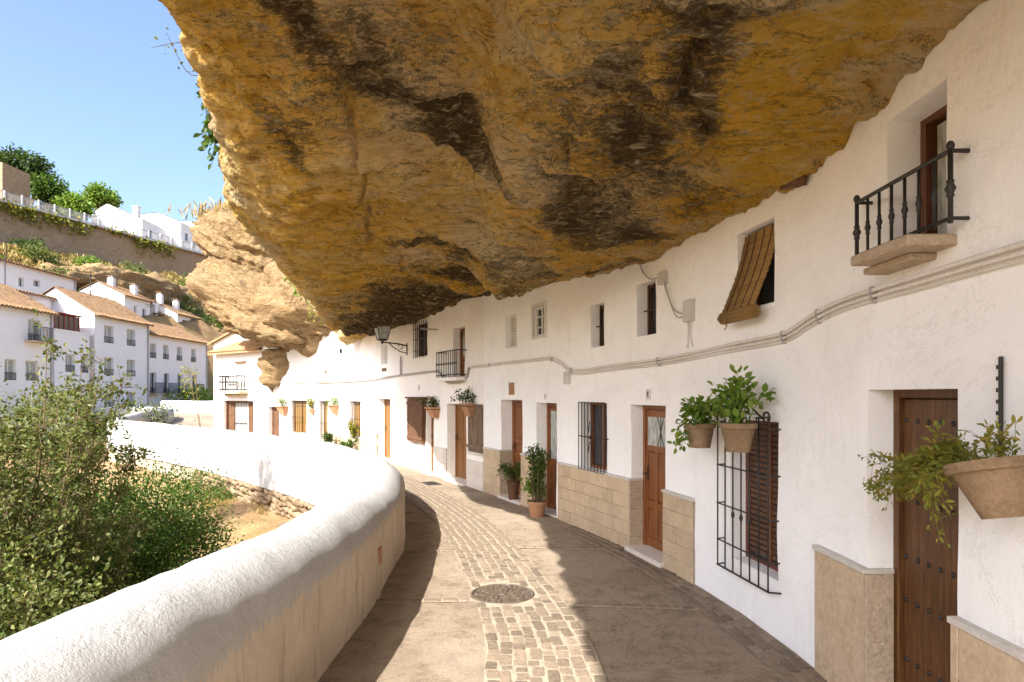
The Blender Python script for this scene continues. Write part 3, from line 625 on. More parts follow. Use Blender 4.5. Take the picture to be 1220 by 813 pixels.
lump('cliff_rock', (-9, 34.5, 8), (8, 4.0, 4.5), R(-36), 0, 4, 1.0, 1.2, sub=5)

# ------------------------------------------------------------------ house builder
def wall_mesh(path, u0, u1, z0, z1, ops, step=.14, rough=.012, base_off=0.):
    """plaster sheet on the curve with openings (ua, ub, za, zb, depth) and their reveals"""
    def grid(a, b, cuts, st):
        L = sorted({round(c, 4) for c in cuts + [a, b] if a <= c <= b}); o = []
        for p, q in zip(L[:-1], L[1:]):
            n = max(1, int(math.ceil((q - p) / st))); o += [p + (q - p) * k / n for k in range(n)]
        return o + [L[-1]]
    us = grid(u0, u1, [c for o in ops for c in o[:2]], step); zs = grid(z0, z1, [c for o in ops for c in o[2:4]], step)
    U, Z = np.meshgrid(us, zs, indexing='ij'); P0 = path.P(U, base_off, Z)
    off = base_off + rough * fbm(P0 * .9, 3) + rough * .3 * fbm(P0 * 4, 2); V = path.P(U, off, Z).reshape(-1, 3).tolist(); m = len(zs); F = []
    def hole(uc, zc):
        for o in ops:
            if o[0] < uc < o[1] and o[2] < zc < o[3]: return o
    cell = {}
    for a in range(len(us) - 1):
        for b in range(m - 1):
            h = hole((us[a] + us[a + 1]) / 2, (zs[b] + zs[b + 1]) / 2); cell[a, b] = h
            if h is None: F.append((a * m + b, (a + 1) * m + b, (a + 1) * m + b + 1, a * m + b + 1))
    inner = {}
    def inn(a, b, h):
        k = (a, b, h)
        if k not in inner:
            inner[k] = len(V); V.append(path.P(np.array(us[a]), np.array(base_off - h[4]), zs[b]).tolist())
        return inner[k]
    for (a, b), h in cell.items():
        if h is None: continue
        for (da, db, e) in ((-1, 0, ((a, b), (a, b + 1))), (1, 0, ((a + 1, b + 1), (a + 1, b))), (0, -1, ((a + 1, b), (a, b))), (0, 1, ((a, b + 1), (a + 1, b + 1)))):
            if cell.get((a + da, b + db), None) is None or (a + da, b + db) not in cell:
                (a1, b1), (a2, b2) = e; F.append((a1 * m + b1, a2 * m + b2, inn(a2, b2, h), inn(a1, b1, h)))
    me = mesh_np('wall', V, F, False); return smooth_by_angle(me, 50)
HOUSE = {}
def house(key, label, path, u0, u1, z0, z1, ops, mat='plaster', step=.14, base_off=0., name='cave_house'):
    a = path.P((u0 + u1) / 2, 0., 0.); r = thing(name, label, 'house', tuple(a), 'white houses along the cave street')
    put('wall', wall_mesh(path, u0, u1, z0, z1, ops, step, base_off=base_off), None, r, mat); HOUSE[key] = r; return r
def fr(path, ua, ub, off=0., z=0.): return path.frame((ua + ub) / 2, off, z)
def casing(parent, W, w, z0, z1, th, y0, y1, mat, sill=False):
    mb = MB().box(-w / 2, -w / 2 + th, y0, y1, z0, z1, .004).box(w / 2 - th, w / 2, y0, y1, z0, z1, .004).box(-w / 2 + th, w / 2 - th, y0, y1 - .001, z1 - th, z1, .004)
    if sill: mb.box(-w / 2 + th, w / 2 - th, y0, y1 - .001, z0, z0 + th, .004)
    return put('frame', mb.me('frame'), W, parent, mat)
def handle(parent, W, x, y, z, ring=False):
    mb = MB().box(x - .018, x + .018, y, y + .006, z - .09, z + .09, .002)
    if ring:
        pts = [(x + .032 * math.sin(a), y + .03, z - .05 + .045 * math.cos(a)) for a in np.linspace(0, 2 * math.pi, 15)]; mb.tube(pts, .007, 6, False); mb.lathe([(.03, 0), (.026, .012), (.008, .02)], 10, (x, y, z))
    else: mb.tube([(x, y, z), (x, y + .04, z), (x + .07, y + .045, z - .005)], .008, 6)
    return put('handle', mb.me('handle', True), W, parent, 'iron')
def backing(parent, W, w, z0, z1, y, mat='dark'):
    return boxobj('interior', parent, mat, W, -w / 2 - .05, w / 2 + .05, y - .06, y, z0 - .04, z1 + .04)
def panel_door(house_, path, ua, ub, z0, z1, depth, mat, fmat=None, glass=None, rows=((.12, .95), (1.05, 1.8)), cols=2, hside=1, label=None):
    w = ub - ua + .02; W = fr(path, ua, ub, -depth, 0); fmat = fmat or mat
    d = boxobj('door', house_, mat, W, -w / 2 + .05, w / 2 - .05, -.055, -.015, z0, z1 - .05)
    if label: d['label'] = label
    casing(d, W, w, z0 - .01, z1 + .01, .06, -.07, .03, fmat)
    iw = w - .12
    # stiles and rails stand proud of the panels
    mb = MB(); xs = [-iw / 2 + iw * k / cols for k in range(cols + 1)]; edges = [z0 + .02] + [z0 + q for r_ in rows for q in r_] + [z1 - .06]
    for xx in xs: mb.box(max(-iw / 2, xx - .04), min(iw / 2, xx + .04), -.0148, .008, z0 + .01, z1 - .055, .004)
    for lo, hi in zip(edges[::2], edges[1::2]): mb.box(-iw / 2 + .001, iw / 2 - .001, -.0149, .006, lo, hi, .003)
    put('stile_frame', mb.me(), W, d, mat)
    for ri, (a, b) in enumerate(rows):
        for k in range(cols):
            if glass and ri == len(rows) - 1 and glass == 'top':
                if k == 0:
                    boxobj('glass', d, 'pale_glass', W, -iw / 2 + .05, iw / 2 - .05, -.0149, .009, z0 + a, z0 + b)
                    put('lattice', MB().tube([(-.08, .016, z0 + a), (.08, .016, z0 + b)], .005, 4).tube([(.08, .016, z0 + a), (-.08, .016, z0 + b)], .005, 4).tube([(0, .016, z0 + a), (0, .016, z0 + b)], .005, 4).me(), W, d, 'iron')
                continue
            if glass == 'pane' and ri == len(rows) - 1:
                boxobj('glass', d, 'pale_glass', W, xs[k] + .045, xs[k + 1] - .045, -.0149, -.004, z0 + a, z0 + b); continue
            boxobj('panel', d, mat, W, xs[k] + .05, xs[k + 1] - .05, -.0149, .001, z0 + a + .01, z0 + b - .01, .008)
    handle(d, W, hside * (iw / 2 - .05), .008, z0 + .98)
    return d
def threshold(house_, path, ua, ub, depth, z1, proud=.06, mat='pale_slab'):
    W = fr(path, ua, ub); w = ub - ua; boxobj('threshold', house_, mat, W, -w / 2 - .02, w / 2 + .02, -depth - .05, proud, -.1, z1, .006)
def window(house_, path, ua, ub, z0, z1, depth, mat='brown_wood', mull=1, bars=0, pane='glass', label=None, boff=.0):
    w = ub - ua + .01; W = fr(path, ua, ub, -depth, 0)
    d = boxobj('window', house_, pane, W, -w / 2 + .02, w / 2 - .02, -.05, -.03, z0 + .01, z1 - .01)
    if label: d['label'] = label
    casing(d, W, w, z0 - .005, z1 + .005, .045, -.06, .01, mat, True)
    mb = MB()
    for k in range(1, mull + 1): xx = -w / 2 + w * k / (mull + 1); mb.box(xx - .022, xx + .022, -.0295, .006, z0 + .04, z1 - .04, .003)
    if mull: put('mullion', mb.me(), W, d, mat)
    if bars:
        W2 = fr(path, ua, ub, boff, 0); grille(d, W2, w, z0, z1, bars)
    return d
def grille(parent, W, w, z0, z1, n, cross=2, r=.008, knots=False, single=False, y=0.):
    if single:
        mb = MB()
        for k in range(n): x_ = -w / 2 + w * (k + .5) / n; mb.tube([(x_, y, z0), (x_, y, z1)], r, 5)
        for c in range(cross + 1): z = z0 + (z1 - z0) * c / cross; mb.tube([(-w / 2, y, z), (w / 2, y, z)], r * 1.05, 5)
        put('grille', mb.me(), W, parent, 'iron'); return
    for k in range(n):
        x_ = -w / 2 + w * (k + .5) / n; put('bar', MB().tube([(x_, y, z0 + .005), (x_, y, z1 - .005)], r, 6).me('bar', True), W, parent, 'iron')
    for c in range(cross):
        z = z0 + (z1 - z0) * (c + .5) / cross; put('cross_bar', MB().tube([(-w / 2 - .02, y, z), (w / 2 + .02, y, z)], r * .95, 6).me('bar', True), W, parent, 'iron')
def plate(house_, path, u, z, w, h, mat='louvre', mark=True):
    W = path.frame(u, 0, z); p = boxobj('number_plate', house_, mat, W, -w / 2, w / 2, -.01, .012, -h / 2, h / 2, .002)
    if mark:
        put('numeral', MB().box(-w * .16, -w * .02, .0115, .014, -h * .28, h * .28).box(w * .05, w * .2, .0115, .014, .0, h * .28).box(w * .1, w * .2, .0115, .0138, -h * .28, .0).me(), W, p, 'iron')
def dado_tiles(house_, path, ua, ub, z1, tw, th, mat, proud=.03, cap=True, stag=True, capmat='cap', reveal=None):
    """facing of separate tiles with recessed joints; reveal=(u, depth, sign) wraps it into the door jamb"""
    us = np.linspace(ua, ub, max(3, int((ub - ua) / .2) + 2)); zs = np.array([-.1, z1 - .02]); U, Z = np.meshgrid(us, zs, indexing='ij')
    bk = MB(); n = len(us); fa = path.P(us, proud - .008, 0.); fb = path.P(us, -.05, 0.)
    V = [(*fa[k][:2], z) for k in range(n) for z in (-.1, z1)] + [(*fb[k][:2], z) for k in (0, n - 1) for z in (-.1, z1)]
    F = [(2 * k, 2 * k + 2, 2 * k + 3, 2 * k + 1) for k in range(n - 1)] + [(2 * n, 0, 1, 2 * n + 1), (2 * n - 2, 2 * n + 2, 2 * n + 3, 2 * n - 1)]
    put('dado_bed', mesh_np('dado_bed', V, F), None, house_, 'mortar')
    rows = max(1, round(z1 / th)); rh = z1 / rows
    for r_ in range(rows):
        u = ua; first = True
        while u < ub - .02:
            L = tw * (.5 if (first and stag and r_ % 2) else 1.0); first = False; e = min(u + L, ub); e = ub if ub - e < .06 else e
            W = path.frame((u + e) / 2, 0, (r_ + .5) * rh); g = .0025
            boxobj('tile', house_, mat, W, -(e - u) / 2 + g, (e - u) / 2 - g, -.02, proud + random.uniform(0, .004), -rh / 2 + g - (.05 if r_ == 0 else 0), rh / 2 - g, .003); u = e
    if cap:
        u = ua; L0 = .55
        while u < ub - .01:
            e = min(u + L0, ub); e = ub if ub - e < .15 else e; W = path.frame((u + e) / 2, 0, z1)
            boxobj('capping', house_, capmat, W, -(e - u) / 2 - .001, (e - u) / 2 + .001, -.02, proud + .022, 0, .035, .005); u = e
    if reveal:
        ur, dp, sg = reveal; W = path.frame(ur, 0, 0)
        for r_ in range(rows):
            boxobj('tile', house_, 'slab_rough', W, -.02 if sg > 0 else -.018, .018 if sg > 0 else .02, -dp + .02, proud, r_ * rh + .002 - (.05 if r_ == 0 else 0), (r_ + 1) * rh - .002, .003)
        if cap: boxobj('capping', house_, capmat, W, -.028, .028, -dp + .02, proud + .02, z1 + .001, z1 + .034, .004)

# ---- house 1: studded door, barred window, balcony, reed blind
H1 = house('h1', 'white house with studded oak door, barred window and small iron balcony', WALL, 0.0, 16.02, -.1, 4.55,
           [(12.36, 13.19, -.1, 2.13, .17), (12.43, 12.98, 2.96, 3.80, .22), (14.54, 15.16, 2.90, 3.64, .20), (14.46, 15.30, .50, 1.86, .16), (5.0, 5.9, -.1, 2.1, .17), (7.6, 8.5, .9, 1.9, .16)])
W = fr(WALL, 12.36, 13.19, -.17); w = .85
d = boxobj('door', H1, 'oak', W, -w / 2 + .03, w / 2 - .03, -.09, -.05, .02, 2.09); d['label'] = 'dark oak plank door with rows of iron studs'
casing(d, W, w, -.05, 2.14, .062, -.08, .012, 'oak')
pw = (w - .13) / 4
for k in range(4): boxobj('plank', d, 'oak', W, -w / 2 + .065 + k * pw + .0015, -w / 2 + .065 + (k + 1) * pw - .0015, -.06, -.02 + random.uniform(-.002, .002) + (.012 if k == 0 else 0), .02, 2.07, .004)
sm = MB().lathe([(.0, -.004), (.017, -.002), (.0175, .003), (.012, .010), (.004, .013)], 9).me('stud', True); sm.materials.append(M['iron'])
for z in (.40, .78, 1.06, 1.42, 1.93):
    for k in range(7):
        xx = -w / 2 + .10 + k * (w - .20) / 6; put('stud', sm, W @ Matrix.Translation((xx, -.02 + (.012 if k < 2 else 0), z)) @ Matrix.Rotation(R(-90), 4, 'X'), d)
for z in np.arange(.16, 2.0, .115):
    for xx in (-w / 2 + .085, -w / 2 + .065 + pw - .02): put('stud', sm, W @ Matrix.Translation((xx, -.008, z)) @ Matrix.Rotation(R(-90), 4, 'X') @ Matrix.Scale(.8, 4), d)
handle(d, W, -w / 2 + .15, -.008, .92, True)
backing(d, W, w, 0, 2.1, -.10)
threshold(H1, WALL, 12.36, 13.19, .17, .02, .02)
dado_tiles(H1, WALL, 13.19, 13.85, .925, .68, .93, 'slab', .035, True, False, reveal=(13.185, .17, 1))
dado_tiles(H1, WALL, 9.0, 12.36, .90, 1.1, .90, 'slab', .035, True, False)
# balcony window
W = fr(WALL, 12.43, 12.98, -.22); bwn = boxobj('window', H1, 'glass', W, -.26, .0, -.06, -.05, 2.96, 3.78)
bwn['label'] = 'tall balcony window with open red-brown leaf'
casing(bwn, W, .56, 2.95, 3.81, .05, -.08, .02, 'red_wood', True)
put('open_leaf', MB().box(-.25, -.05, -.045, -.015, 2.99, 3.76, .004).me(), W @ Matrix.Translation((0, 0, 0)), bwn, 'red_wood')
boxobj('leaf_glass', bwn, 'pale_glass', W, .03, .19, -.0495, -.03, 3.02, 3.74); boxobj('stile', bwn, 'red_wood', W, -.03, .02, -.045, .0, 2.99, 3.76, .004)
backing(bwn, W, .56, 2.95, 3.8, -.09)
W = WALL.frame(12.66, 0, 0)
balc = boxobj('balcony', H1, 'slab_rough', W, -.31, .26, -.10, .27, 2.885, 2.945, .008); balc['label'] = 'little stone balcony slab with black iron rail'
boxobj('corbel', balc, 'slab_rough', W, -.14, .34, -.10, .15, 2.845, 2.887, .010)
W = WALL.frame(12.70, .105, 0); x0, x1 = -.44, .45
put('top_rail', MB().tube([(x0, -.15, 3.345), (x0, 0, 3.345), (x1, 0, 3.345), (x1, -.15, 3.345)], .0125, 6).me(), W, balc, 'iron')
put('bottom_rail', MB().tube([(x0, -.15, 3.0), (x0, 0, 3.0), (x1, 0, 3.0), (x1, -.15, 3.0)], .011, 6).me(), W, balc, 'iron')
def baluster(x_, r=.0085, k=.6):
    z0, z1 = 2.975, 3.35; zm = z0 + (z1 - z0) * .47
    return MB().lathe([(r, z0), (r, zm - .045), (r * 1.5, zm - .04), (r * 1.2, zm - .025), (r * 2.1, zm), (r * 1.2, zm + .025), (r * 1.5, zm + .04), (r, zm + .045), (r, z1)], 8, (x_, 0, 0)).me('baluster', True)
for k in range(8):
    xx = x0 + (x1 - x0) * k / 7; put('baluster', baluster(xx, .013 if k in (0, 7) else .009), W, balc, 'iron')
for xx in (x0, x1): put('finial', MB().lathe([(.012, 3.35), (.02, 3.362), (.021, 3.375), (.012, 3.392), (.003, 3.396)], 10, (xx, 0, 0)).me('finial', True), W, balc, 'iron')
# window behind the reed blind
W = fr(WALL, 14.54, 15.16, -.20); wb = boxobj('window', H1, 'glass', W, -.3, .3, -.03, -.01, 2.91, 3.63); casing(wb, W, .63, 2.9, 3.645, .04, -.04, .015, 'brown_wood', True)
boxobj('sill', H1, 'plaster', fr(WALL, 14.54, 15.16), -.31, .31, -.2, .012, 2.86, 2.903, .006)
# big barred window with grille standing off the wall
win = window(H1, WALL, 14.46, 15.30, .50, 1.86, .16, 'red_wood', 1, 0); win['label'] = 'tall wooden window with louvred shutters behind a projecting grille'
W = fr(WALL, 14.46, 15.30, -.16)
for s_ in (-1, 1):
    for k in range(24): z = .58 + k * .052; boxobj('louvre_slat', win, 'brown_wood', W, min(s_ * .03, s_ * .375), max(s_ * .03, s_ * .375), -.028, -.012 + .004, z, z + .036)
Wg = fr(WALL, 14.46, 15.40, .10)
gr_ = put('window_grille', MB().box(-.47, .47, -.007, .007, .40, .414).me(), Wg, H1, 'iron'); gr_['label'] = 'black iron window grille standing off the wall'
for k in range(7):
    x_ = -.455 + .91 * k / 6; knot = k in (2, 4); prof = [(.0075, .40), (.0075, 1.90)]
    if k in (2, 3, 4): prof = [(.0075, .40), (.0075, .92), (.014, .94), (.019, .955), (.014, .97), (.0075, .99), (.0075, 1.9)]
    put('bar', MB().lathe(prof, 7, (x_, 0, 0)).me('bar', True), Wg, gr_, 'iron')
for z in (.66, 1.02, 1.40, 1.80): put('cross_bar', MB().tube([(-.52, -.13, z), (-.47, .0, z), (.47, 0, z), (.50, -.12, z)], .0075, 6).me(), Wg, gr_, 'iron')
put('wall_tie', MB().tube([(-.52, -.12, .407), (-.47, 0, .407)], .008, 6).tube([(.50, -.12, .407), (.47, 0, .407)], .008, 6).me(), Wg, gr_, 'iron')
scr = [(-.47 + .0, .0, 1.86)] + [(-.43 - .05 * math.cos(a), 0, 1.90 + .045 * math.sin(a)) for a in np.linspace(.0, 4.2, 12)]
put('scroll', MB().tube(scr, .009, 6).tube([(-.40, .02, 1.89), (-.2, .05, 2.02), (0, .08, 2.05), (.12, .10, 1.98), (.25, .12, 2.04), (.4, .12, 1.93)], .009, 6).me(), Wg, gr_, 'iron')
# reed blind hanging out over the sill (a thing of its own)
W = fr(WALL, 14.54, 15.16, 0)
bl = thing('reed_blind', 'brown woven reed blind hanging out over an upper window sill, rolled at its foot', 'blind', world=W)
prof = [(-.06, 3.61), (-.045, 3.5), (-.01, 3.35), (.04, 3.18), (.10, 3.02), (.145, 2.90), (.16, 2.84)]
pp = catmull(prof, 12); sw = MB(); cumz = np.r_[0, np.cumsum(np.linalg.norm(np.diff(pp, axis=0), axis=1))]; n = 46
for k in range(n):
    s_ = (k + .5) / n * cumz[-1]; yy = np.interp(s_, cumz, pp[:, 0]); z = np.interp(s_, cumz, pp[:, 1]); xo = .05 * (k / n) + random.uniform(-.006, .006)
    put('reed_slat', MB().tube([(-.29 + xo, yy, z), (.29 + xo, yy + random.uniform(-.003, .003), z)], .0088, 6).me('reed', True), W, bl, 'reed')
for x_ in (-.2, -.07, .07, .2): put('cord', MB().tube([(x_ + .05 * cumz[q] / cumz[-1], pp[q, 0] + .011, pp[q, 1]) for q in range(len(pp))], .006, 5).me(), W, bl, 'oak')
rl = MB()
for r_ in (.0, .02, .038, .052):
    for a in np.arange(0, 2 * math.pi, .4 if r_ > .03 else .9): rl.tube([(-.25, .145 + r_ * math.cos(a), 2.83 + r_ * math.sin(a)), (.34 + random.uniform(-.01, .01), .145 + r_ * math.cos(a), 2.83 + r_ * math.sin(a))], .0085, 5)
put('roll', rl.me('roll', True), W, bl, 'reed')
put('pull_cord', MB().tube([(.2, .19, 2.83), (.22, .2, 2.77), (.15, .2, 2.74), (.2, .2, 2.71)], .006, 5).me(), W, bl, 'reed')
# rock lamp stump at the head of the wall
lb = WALL.frame(14.02, .03, 3.75)
put('wall_lamp', MB().lathe([(.03, 0), (.075, .02), (.085, .06), (.06, .10), (.05, .13)], 10, (0, .06, -.02)).tube([(.0, -.02, .02), (.16, .1, .03)], .025, 6).tube([(-.08, .05, .06), (.1, .12, .07)], .018, 5).me('lamp', True), lb, H1, 'brown_wood')

put('upper_wall', wall_mesh(WALL, 0.0, 5.2, 4.50, 7.2, [(1.6, 2.5, 5.2, 6.5, .2)], .4), None, H1, 'plaster')  # unseen upper storey behind the camera, added as sunlit white to bounce light
window(H1, WALL, 1.6, 2.5, 5.2, 6.5, .2, 'brown_wood', 1)
# ---- house 2: panelled door, tiled dado
H2 = house('h2', 'white house with panelled brown door, tiled limestone dado and two small upper windows', WALL, 16.02, 19.98, -.1, 4.75,
           [(16.79, 17.69, -.1, 1.96, .20), (18.37, 19.17, .96, 1.97, .16), (18.45, 18.87, 2.81, 3.45, .16), (17.02, 17.53, 2.86, 3.54, .16)])
panel_door(H2, WALL, 16.79, 17.69, .06, 1.95, .20, 'door', None, 'top', ((.12, .52), (.62, 1.28), (1.36, 1.74)), 3, 1, 'panelled brown door with small latticed glass')
backing(H2, fr(WALL, 16.79, 17.69, -.2), .9, 0, 1.95, -.08); threshold(H2, WALL, 16.79, 17.69, .2, .065, .10)
dado_tiles(H2, WALL, 16.07, 16.79, .915, .36, .19, 'tile', .03)
dado_tiles(H2, WALL, 17.69, 19.97, .93, .30, .19, 'tile', .03, reveal=(17.70, .2, 1))
win = window(H2, WALL, 18.37, 19.17, .96, 1.97, .16, 'door', 1); Wg = fr(WALL, 18.37, 19.17, .05)
gg = put('window_grille', MB().box(-.42, .42, -.006, .006, .94, .952).box(-.42, .42, -.006, .006, 1.97, 1.982).me(), Wg, H2, 'iron')
for k in range(9): x_ = -.41 + .82 * k / 8; put('bar', MB().tube([(x_, 0, .94), (x_, 0, 1.98)], .0085, 6).me('bar', True), Wg, gg, 'iron')
put('cross_bar', MB().tube([(-.45, -.07, 1.45), (-.42, 0, 1.45), (.42, 0, 1.45), (.45, -.07, 1.45)], .008, 6).me(), Wg, gg, 'iron')
orn = MB()
for s_ in (-1, 1):
    for zc in (1.3, 1.6): orn.tube([(s_ * (.01 + .05 * math.sin(a / 2)), .012, zc + .085 * math.cos(a)) for a in np.linspace(0, 2 * math.pi, 12)], .007, 5)
orn.lathe([(.004, 1.42), (.035, 1.45), (.004, 1.48)], 8, (0, .01, 0)); put('ornament', orn.me('ornament', True), Wg, gg, 'iron')
for (a, b, z0, z1) in ((18.45, 18.87, 2.81, 3.45), (17.02, 17.53, 2.86, 3.54)):
    wn_ = window(H2, WALL, a, b, z0, z1, .16, 'brown_wood', 1); Wg = fr(WALL, a, b, -.11)
    for k in range(3): x_ = (b - a) * (k - 1) * .26; put('bar', MB().tube([(x_, 0, z0), (x_, 0, z1)], .009, 6).me('bar', True), Wg, wn_, 'iron')
    put('cross_bar', MB().tube([(-(b - a) / 2, .01, (z0 + z1) / 2), ((b - a) / 2, .01, (z0 + z1) / 2)], .009, 6).me(), Wg, wn_, 'iron')
plate(H2, WALL, 17.22, 2.10, .11, .13)
def jbox(parent, path, u, z, w, h, dp=.06, mat='plastic', name='junction_box'):
    W = path.frame(u, 0, z); b = boxobj(name, parent, mat, W, -w / 2, w / 2, -.01, dp, -h / 2, h / 2, .006)
    boxobj('lid', b, mat, W, -w / 2 + .012, w / 2 - .012, dp - .002, dp + .006, -h / 2 + .012, h / 2 - .012, .003); return b
jbox(H2, WALL, 16.80, 3.51, .16, .15); jbox(H2, WALL, 16.14, 3.03, .20, .24); jbox(H2, WALL, 19.62, 2.37, .16, .2)
def wire(name, parent, path, pts, r=.006, mat='conduit'):
    c = catmull([(u, z, o) for u, z, o in pts], 8); put(name, MB().tube([tuple(path.P(np.array(q[0]), np.array(q[2]), q[1])) for q in c], r, 6).me(name, True), None, parent, mat)
wire('cable', H2, WALL, [(17.45, 3.88, .03), (17.3, 3.68, .04), (17.1, 3.55, .04), (16.86, 3.53, .05)], .009, 'grey_metal')
wire('cable', H2, WALL, [(16.74, 3.45, .04), (16.6, 3.25, .05), (16.45, 3.08, .05), (16.22, 3.0, .05)], .009, 'grey_metal')
wire('cable', H2, WALL, [(16.72, 3.46, .04), (16.55, 3.17, .05), (16.40, 3.0, .05), (16.2, 2.97, .06)], .007, 'grey_metal')
wire('cable', H2, WALL, [(16.12, 2.92, .02), (16.12, 2.75, .02), (16.08, 2.63, .02)], .012); wire('cable', H2, WALL, [(16.18, 2.92, .02), (16.18, 2.75, .02), (16.2, 2.62, .02)], .010)

# ---- house 3: two tall doors
H3 = house('h3', 'white house with two tall brown doors, ceramic plaque and white shuttered windows above', WALL, 19.98, 23.34, -.1, 4.9,
           [(20.07, 20.88, -.1, 1.95, .24), (21.49, 22.48, -.1, 1.99, .28), (21.72, 22.23, 3.02, 3.67, .12), (20.50, 20.98, 3.15, 3.68, .06)])
panel_door(H3, WALL, 20.07, 20.88, .02, 1.94, .24, 'door', None, 'pane', ((.12, .80), (.92, 1.78)), 2, 1); backing(H3, fr(WALL, 20.07, 20.88, -.24), .8, 0, 1.94, -.08)
panel_door(H3, WALL, 21.49, 22.48, .05, 1.98, .28, 'door', 'door', None, ((.12, .75), (.85, 1.05), (1.15, 1.80)), 2, 1); backing(H3, fr(WALL, 21.49, 22.48, -.28), 1, 0, 1.98, -.08)
threshold(H3, WALL, 20.07, 20.88, .24, .03, .02); threshold(H3, WALL, 21.49, 22.48, .28, .055, .08)
dado_tiles(H3, WALL, 20.88, 21.49, .95, .30, .19, 'tile', .03, reveal=(20.89, .24, 1)); dado_tiles(H3, WALL, 22.48, 23.33, .93, .30, .19, 'tile', .03, reveal=(22.49, .28, 1))
W = fr(WALL, 21.72, 22.23, -.12); lv = boxobj('window', H3, 'louvre', W, -.25, .25, -.04, -.01, 3.03, 3.66); casing(lv, W, .52, 3.01, 3.68, .05, -.03, .03, 'louvre', True)
for k in range(9): boxobj('louvre_slat', lv, 'louvre', W @ Matrix.Translation((0, 0, 3.1 + k * .062)) @ Matrix.Rotation(R(-35), 4, 'X'), -.2, .2, -.02, .03, -.006, .006)
wn_ = window(H3, WALL, 20.50, 20.98, 3.15, 3.68, .05, 'louvre', 1); W = fr(WALL, 20.50, 20.98, -.05)
put('glazing_bar', MB().box(-.2, .2, -.0294, .005, 3.30, 3.325).box(-.2, .2, -.0294, .005, 3.49, 3.515).me(), W, wn_, 'louvre'); casing(wn_, fr(WALL, 20.50, 20.98), .58, 3.10, 3.73, .05, -.02, .03, 'louvre', True)
W = WALL.frame(21.95, 0, 2.21); boxobj('ceramic_plaque', H3, 'terracotta', W, -.11, .11, -.01, .025, -.12, .12, .006); plate(H3, WALL, 20.5, 2.06, .06, .10)

# ---- house 4: double door, weathered shutters, balcony
H4 = house('h4', 'white house with weathered shutters, golden brown door and iron balcony beside wall lantern', WALL, 23.34, 29.3, -.1, 4.9,
           [(24.31, 25.53, -.1, 1.87, .24), (24.42, 25.12, 2.52, 3.68, .2), (26.48, 27.03, -.1, 2.04, .16), (26.95, 27.92, 3.14, 4.05, .14)], 'plaster_cream')
panel_door(H4, WALL, 24.31, 25.53, .05, 1.86, .24, 'honey', None, None, ((.12, .85), (.95, 1.68)), 3, 1, 'golden brown double door'); backing(H4, fr(WALL, 24.31, 25.53, -.24), 1.2, 0, 1.86, -.08); threshold(H4, WALL, 24.31, 25.53, .24, .055, .12)
panel_door(H4, WALL, 26.48, 27.03, .03, 2.03, .16, 'honey', None, None, ((.12, .85), (.95, 1.8)), 1, 1); backing(H4, fr(WALL, 26.48, 27.03, -.16), .55, 0, 2.0, -.08); threshold(H4, WALL, 26.48, 27.03, .16, .04, .12)
panel_door(H4, WALL, 24.42, 25.12, 2.53, 3.67, .2, 'door', None, 'pane', ((.1, .4), (.48, 1.02)), 2); backing(H4, fr(WALL, 24.42, 25.12, -.2), .7, 2.5, 3.6, -.08)
W = fr(WALL, 24.30, 25.60); bb = boxobj('balcony', H4, 'plaster_cream', W, -.67, .67, -.02, .28, 2.42, 2.50, .01); x0, x1 = -.64, .64
[put('rail', MB().tube([(x0, 0, q), (x0, .26, q), (x1, .26, q), (x1, 0, q)], .014, 6).me(), W, bb, 'iron') for q in (3.12, 2.56)]
for k in range(12): x_ = x0 + (x1 - x0) * k / 11; put('baluster', MB().lathe([(.009, 2.5), (.009, 2.78), (.02, 2.82), (.009, 2.86), (.009, 3.12)], 6, (x_, .26, 0)).me('b', True), W, bb, 'iron')
wn_ = window(H4, WALL, 26.95, 27.92, 3.14, 4.05, .14, 'brown_wood', 1); Wg = fr(WALL, 26.95, 27.92, .06)
for k in range(7): x_ = -.47 + .94 * k / 6; put('bar', MB().tube([(x_, 0, 3.10), (x_, 0, 4.1)], .011, 6).me('bar', True), Wg, wn_, 'iron')
put('cross_bar', MB().tube([(-.5, -.08, 3.3), (-.47, 0, 3.3), (.47, 0, 3.3), (.5, -.08, 3.3)], .010, 6).tube([(-.5, -.08, 3.9), (-.47, 0, 3.9), (.47, 0, 3.9), (.5, -.08, 3.9)], .010, 6).tube([(-.47, 0, 3.6), (.47, 0, 3.6)], .010, 6).me(), Wg, wn_, 'iron')
def shutters(parent, path, ua, ub, z0, z1, y, mat, n=6, label=None):
    W = fr(path, ua, ub); w = ub - ua; sh = boxobj('shutter', parent, mat, W, -w / 2, w / 2, -.02, y - .02, z0, z1)
    if label: sh['label'] = label
    for k in range(n): g = w / n; boxobj('plank', sh, mat, W, -w / 2 + k * g + .003, -w / 2 + (k + 1) * g - .003, y - .021, y + random.uniform(-.004, .006), z0 + random.uniform(-.02, .01), z1 - random.uniform(0, .01), .003)
    for q in (z0 + .08, z1 - .16): put('rail', MB().box(-w / 2 - .01, w / 2 + .01, y + .004, y + .022, q, q + .07, .003).me(), W, sh, mat)
    return sh
shutters(H4, WALL, 23.38, 24.16, .82, 1.88, .04, 'grey_wood', 6, 'grey weathered plank shutters')
boxobj('sill', H4, 'pale_slab', fr(WALL, 23.38, 24.16), -.42, .42, -.01, .07, .77, .815, .006)
shutters(H4, WALL, 27.06, 28.25, .78, 1.98, .12, 'brown_wood', 8, 'large dark brown plank shutters of a boxed window')
boxobj('shutter_hood', H4, 'brown_wood', fr(WALL, 27.06, 28.25), -.64, .64, -.01, .17, 1.985, 2.03, .006)
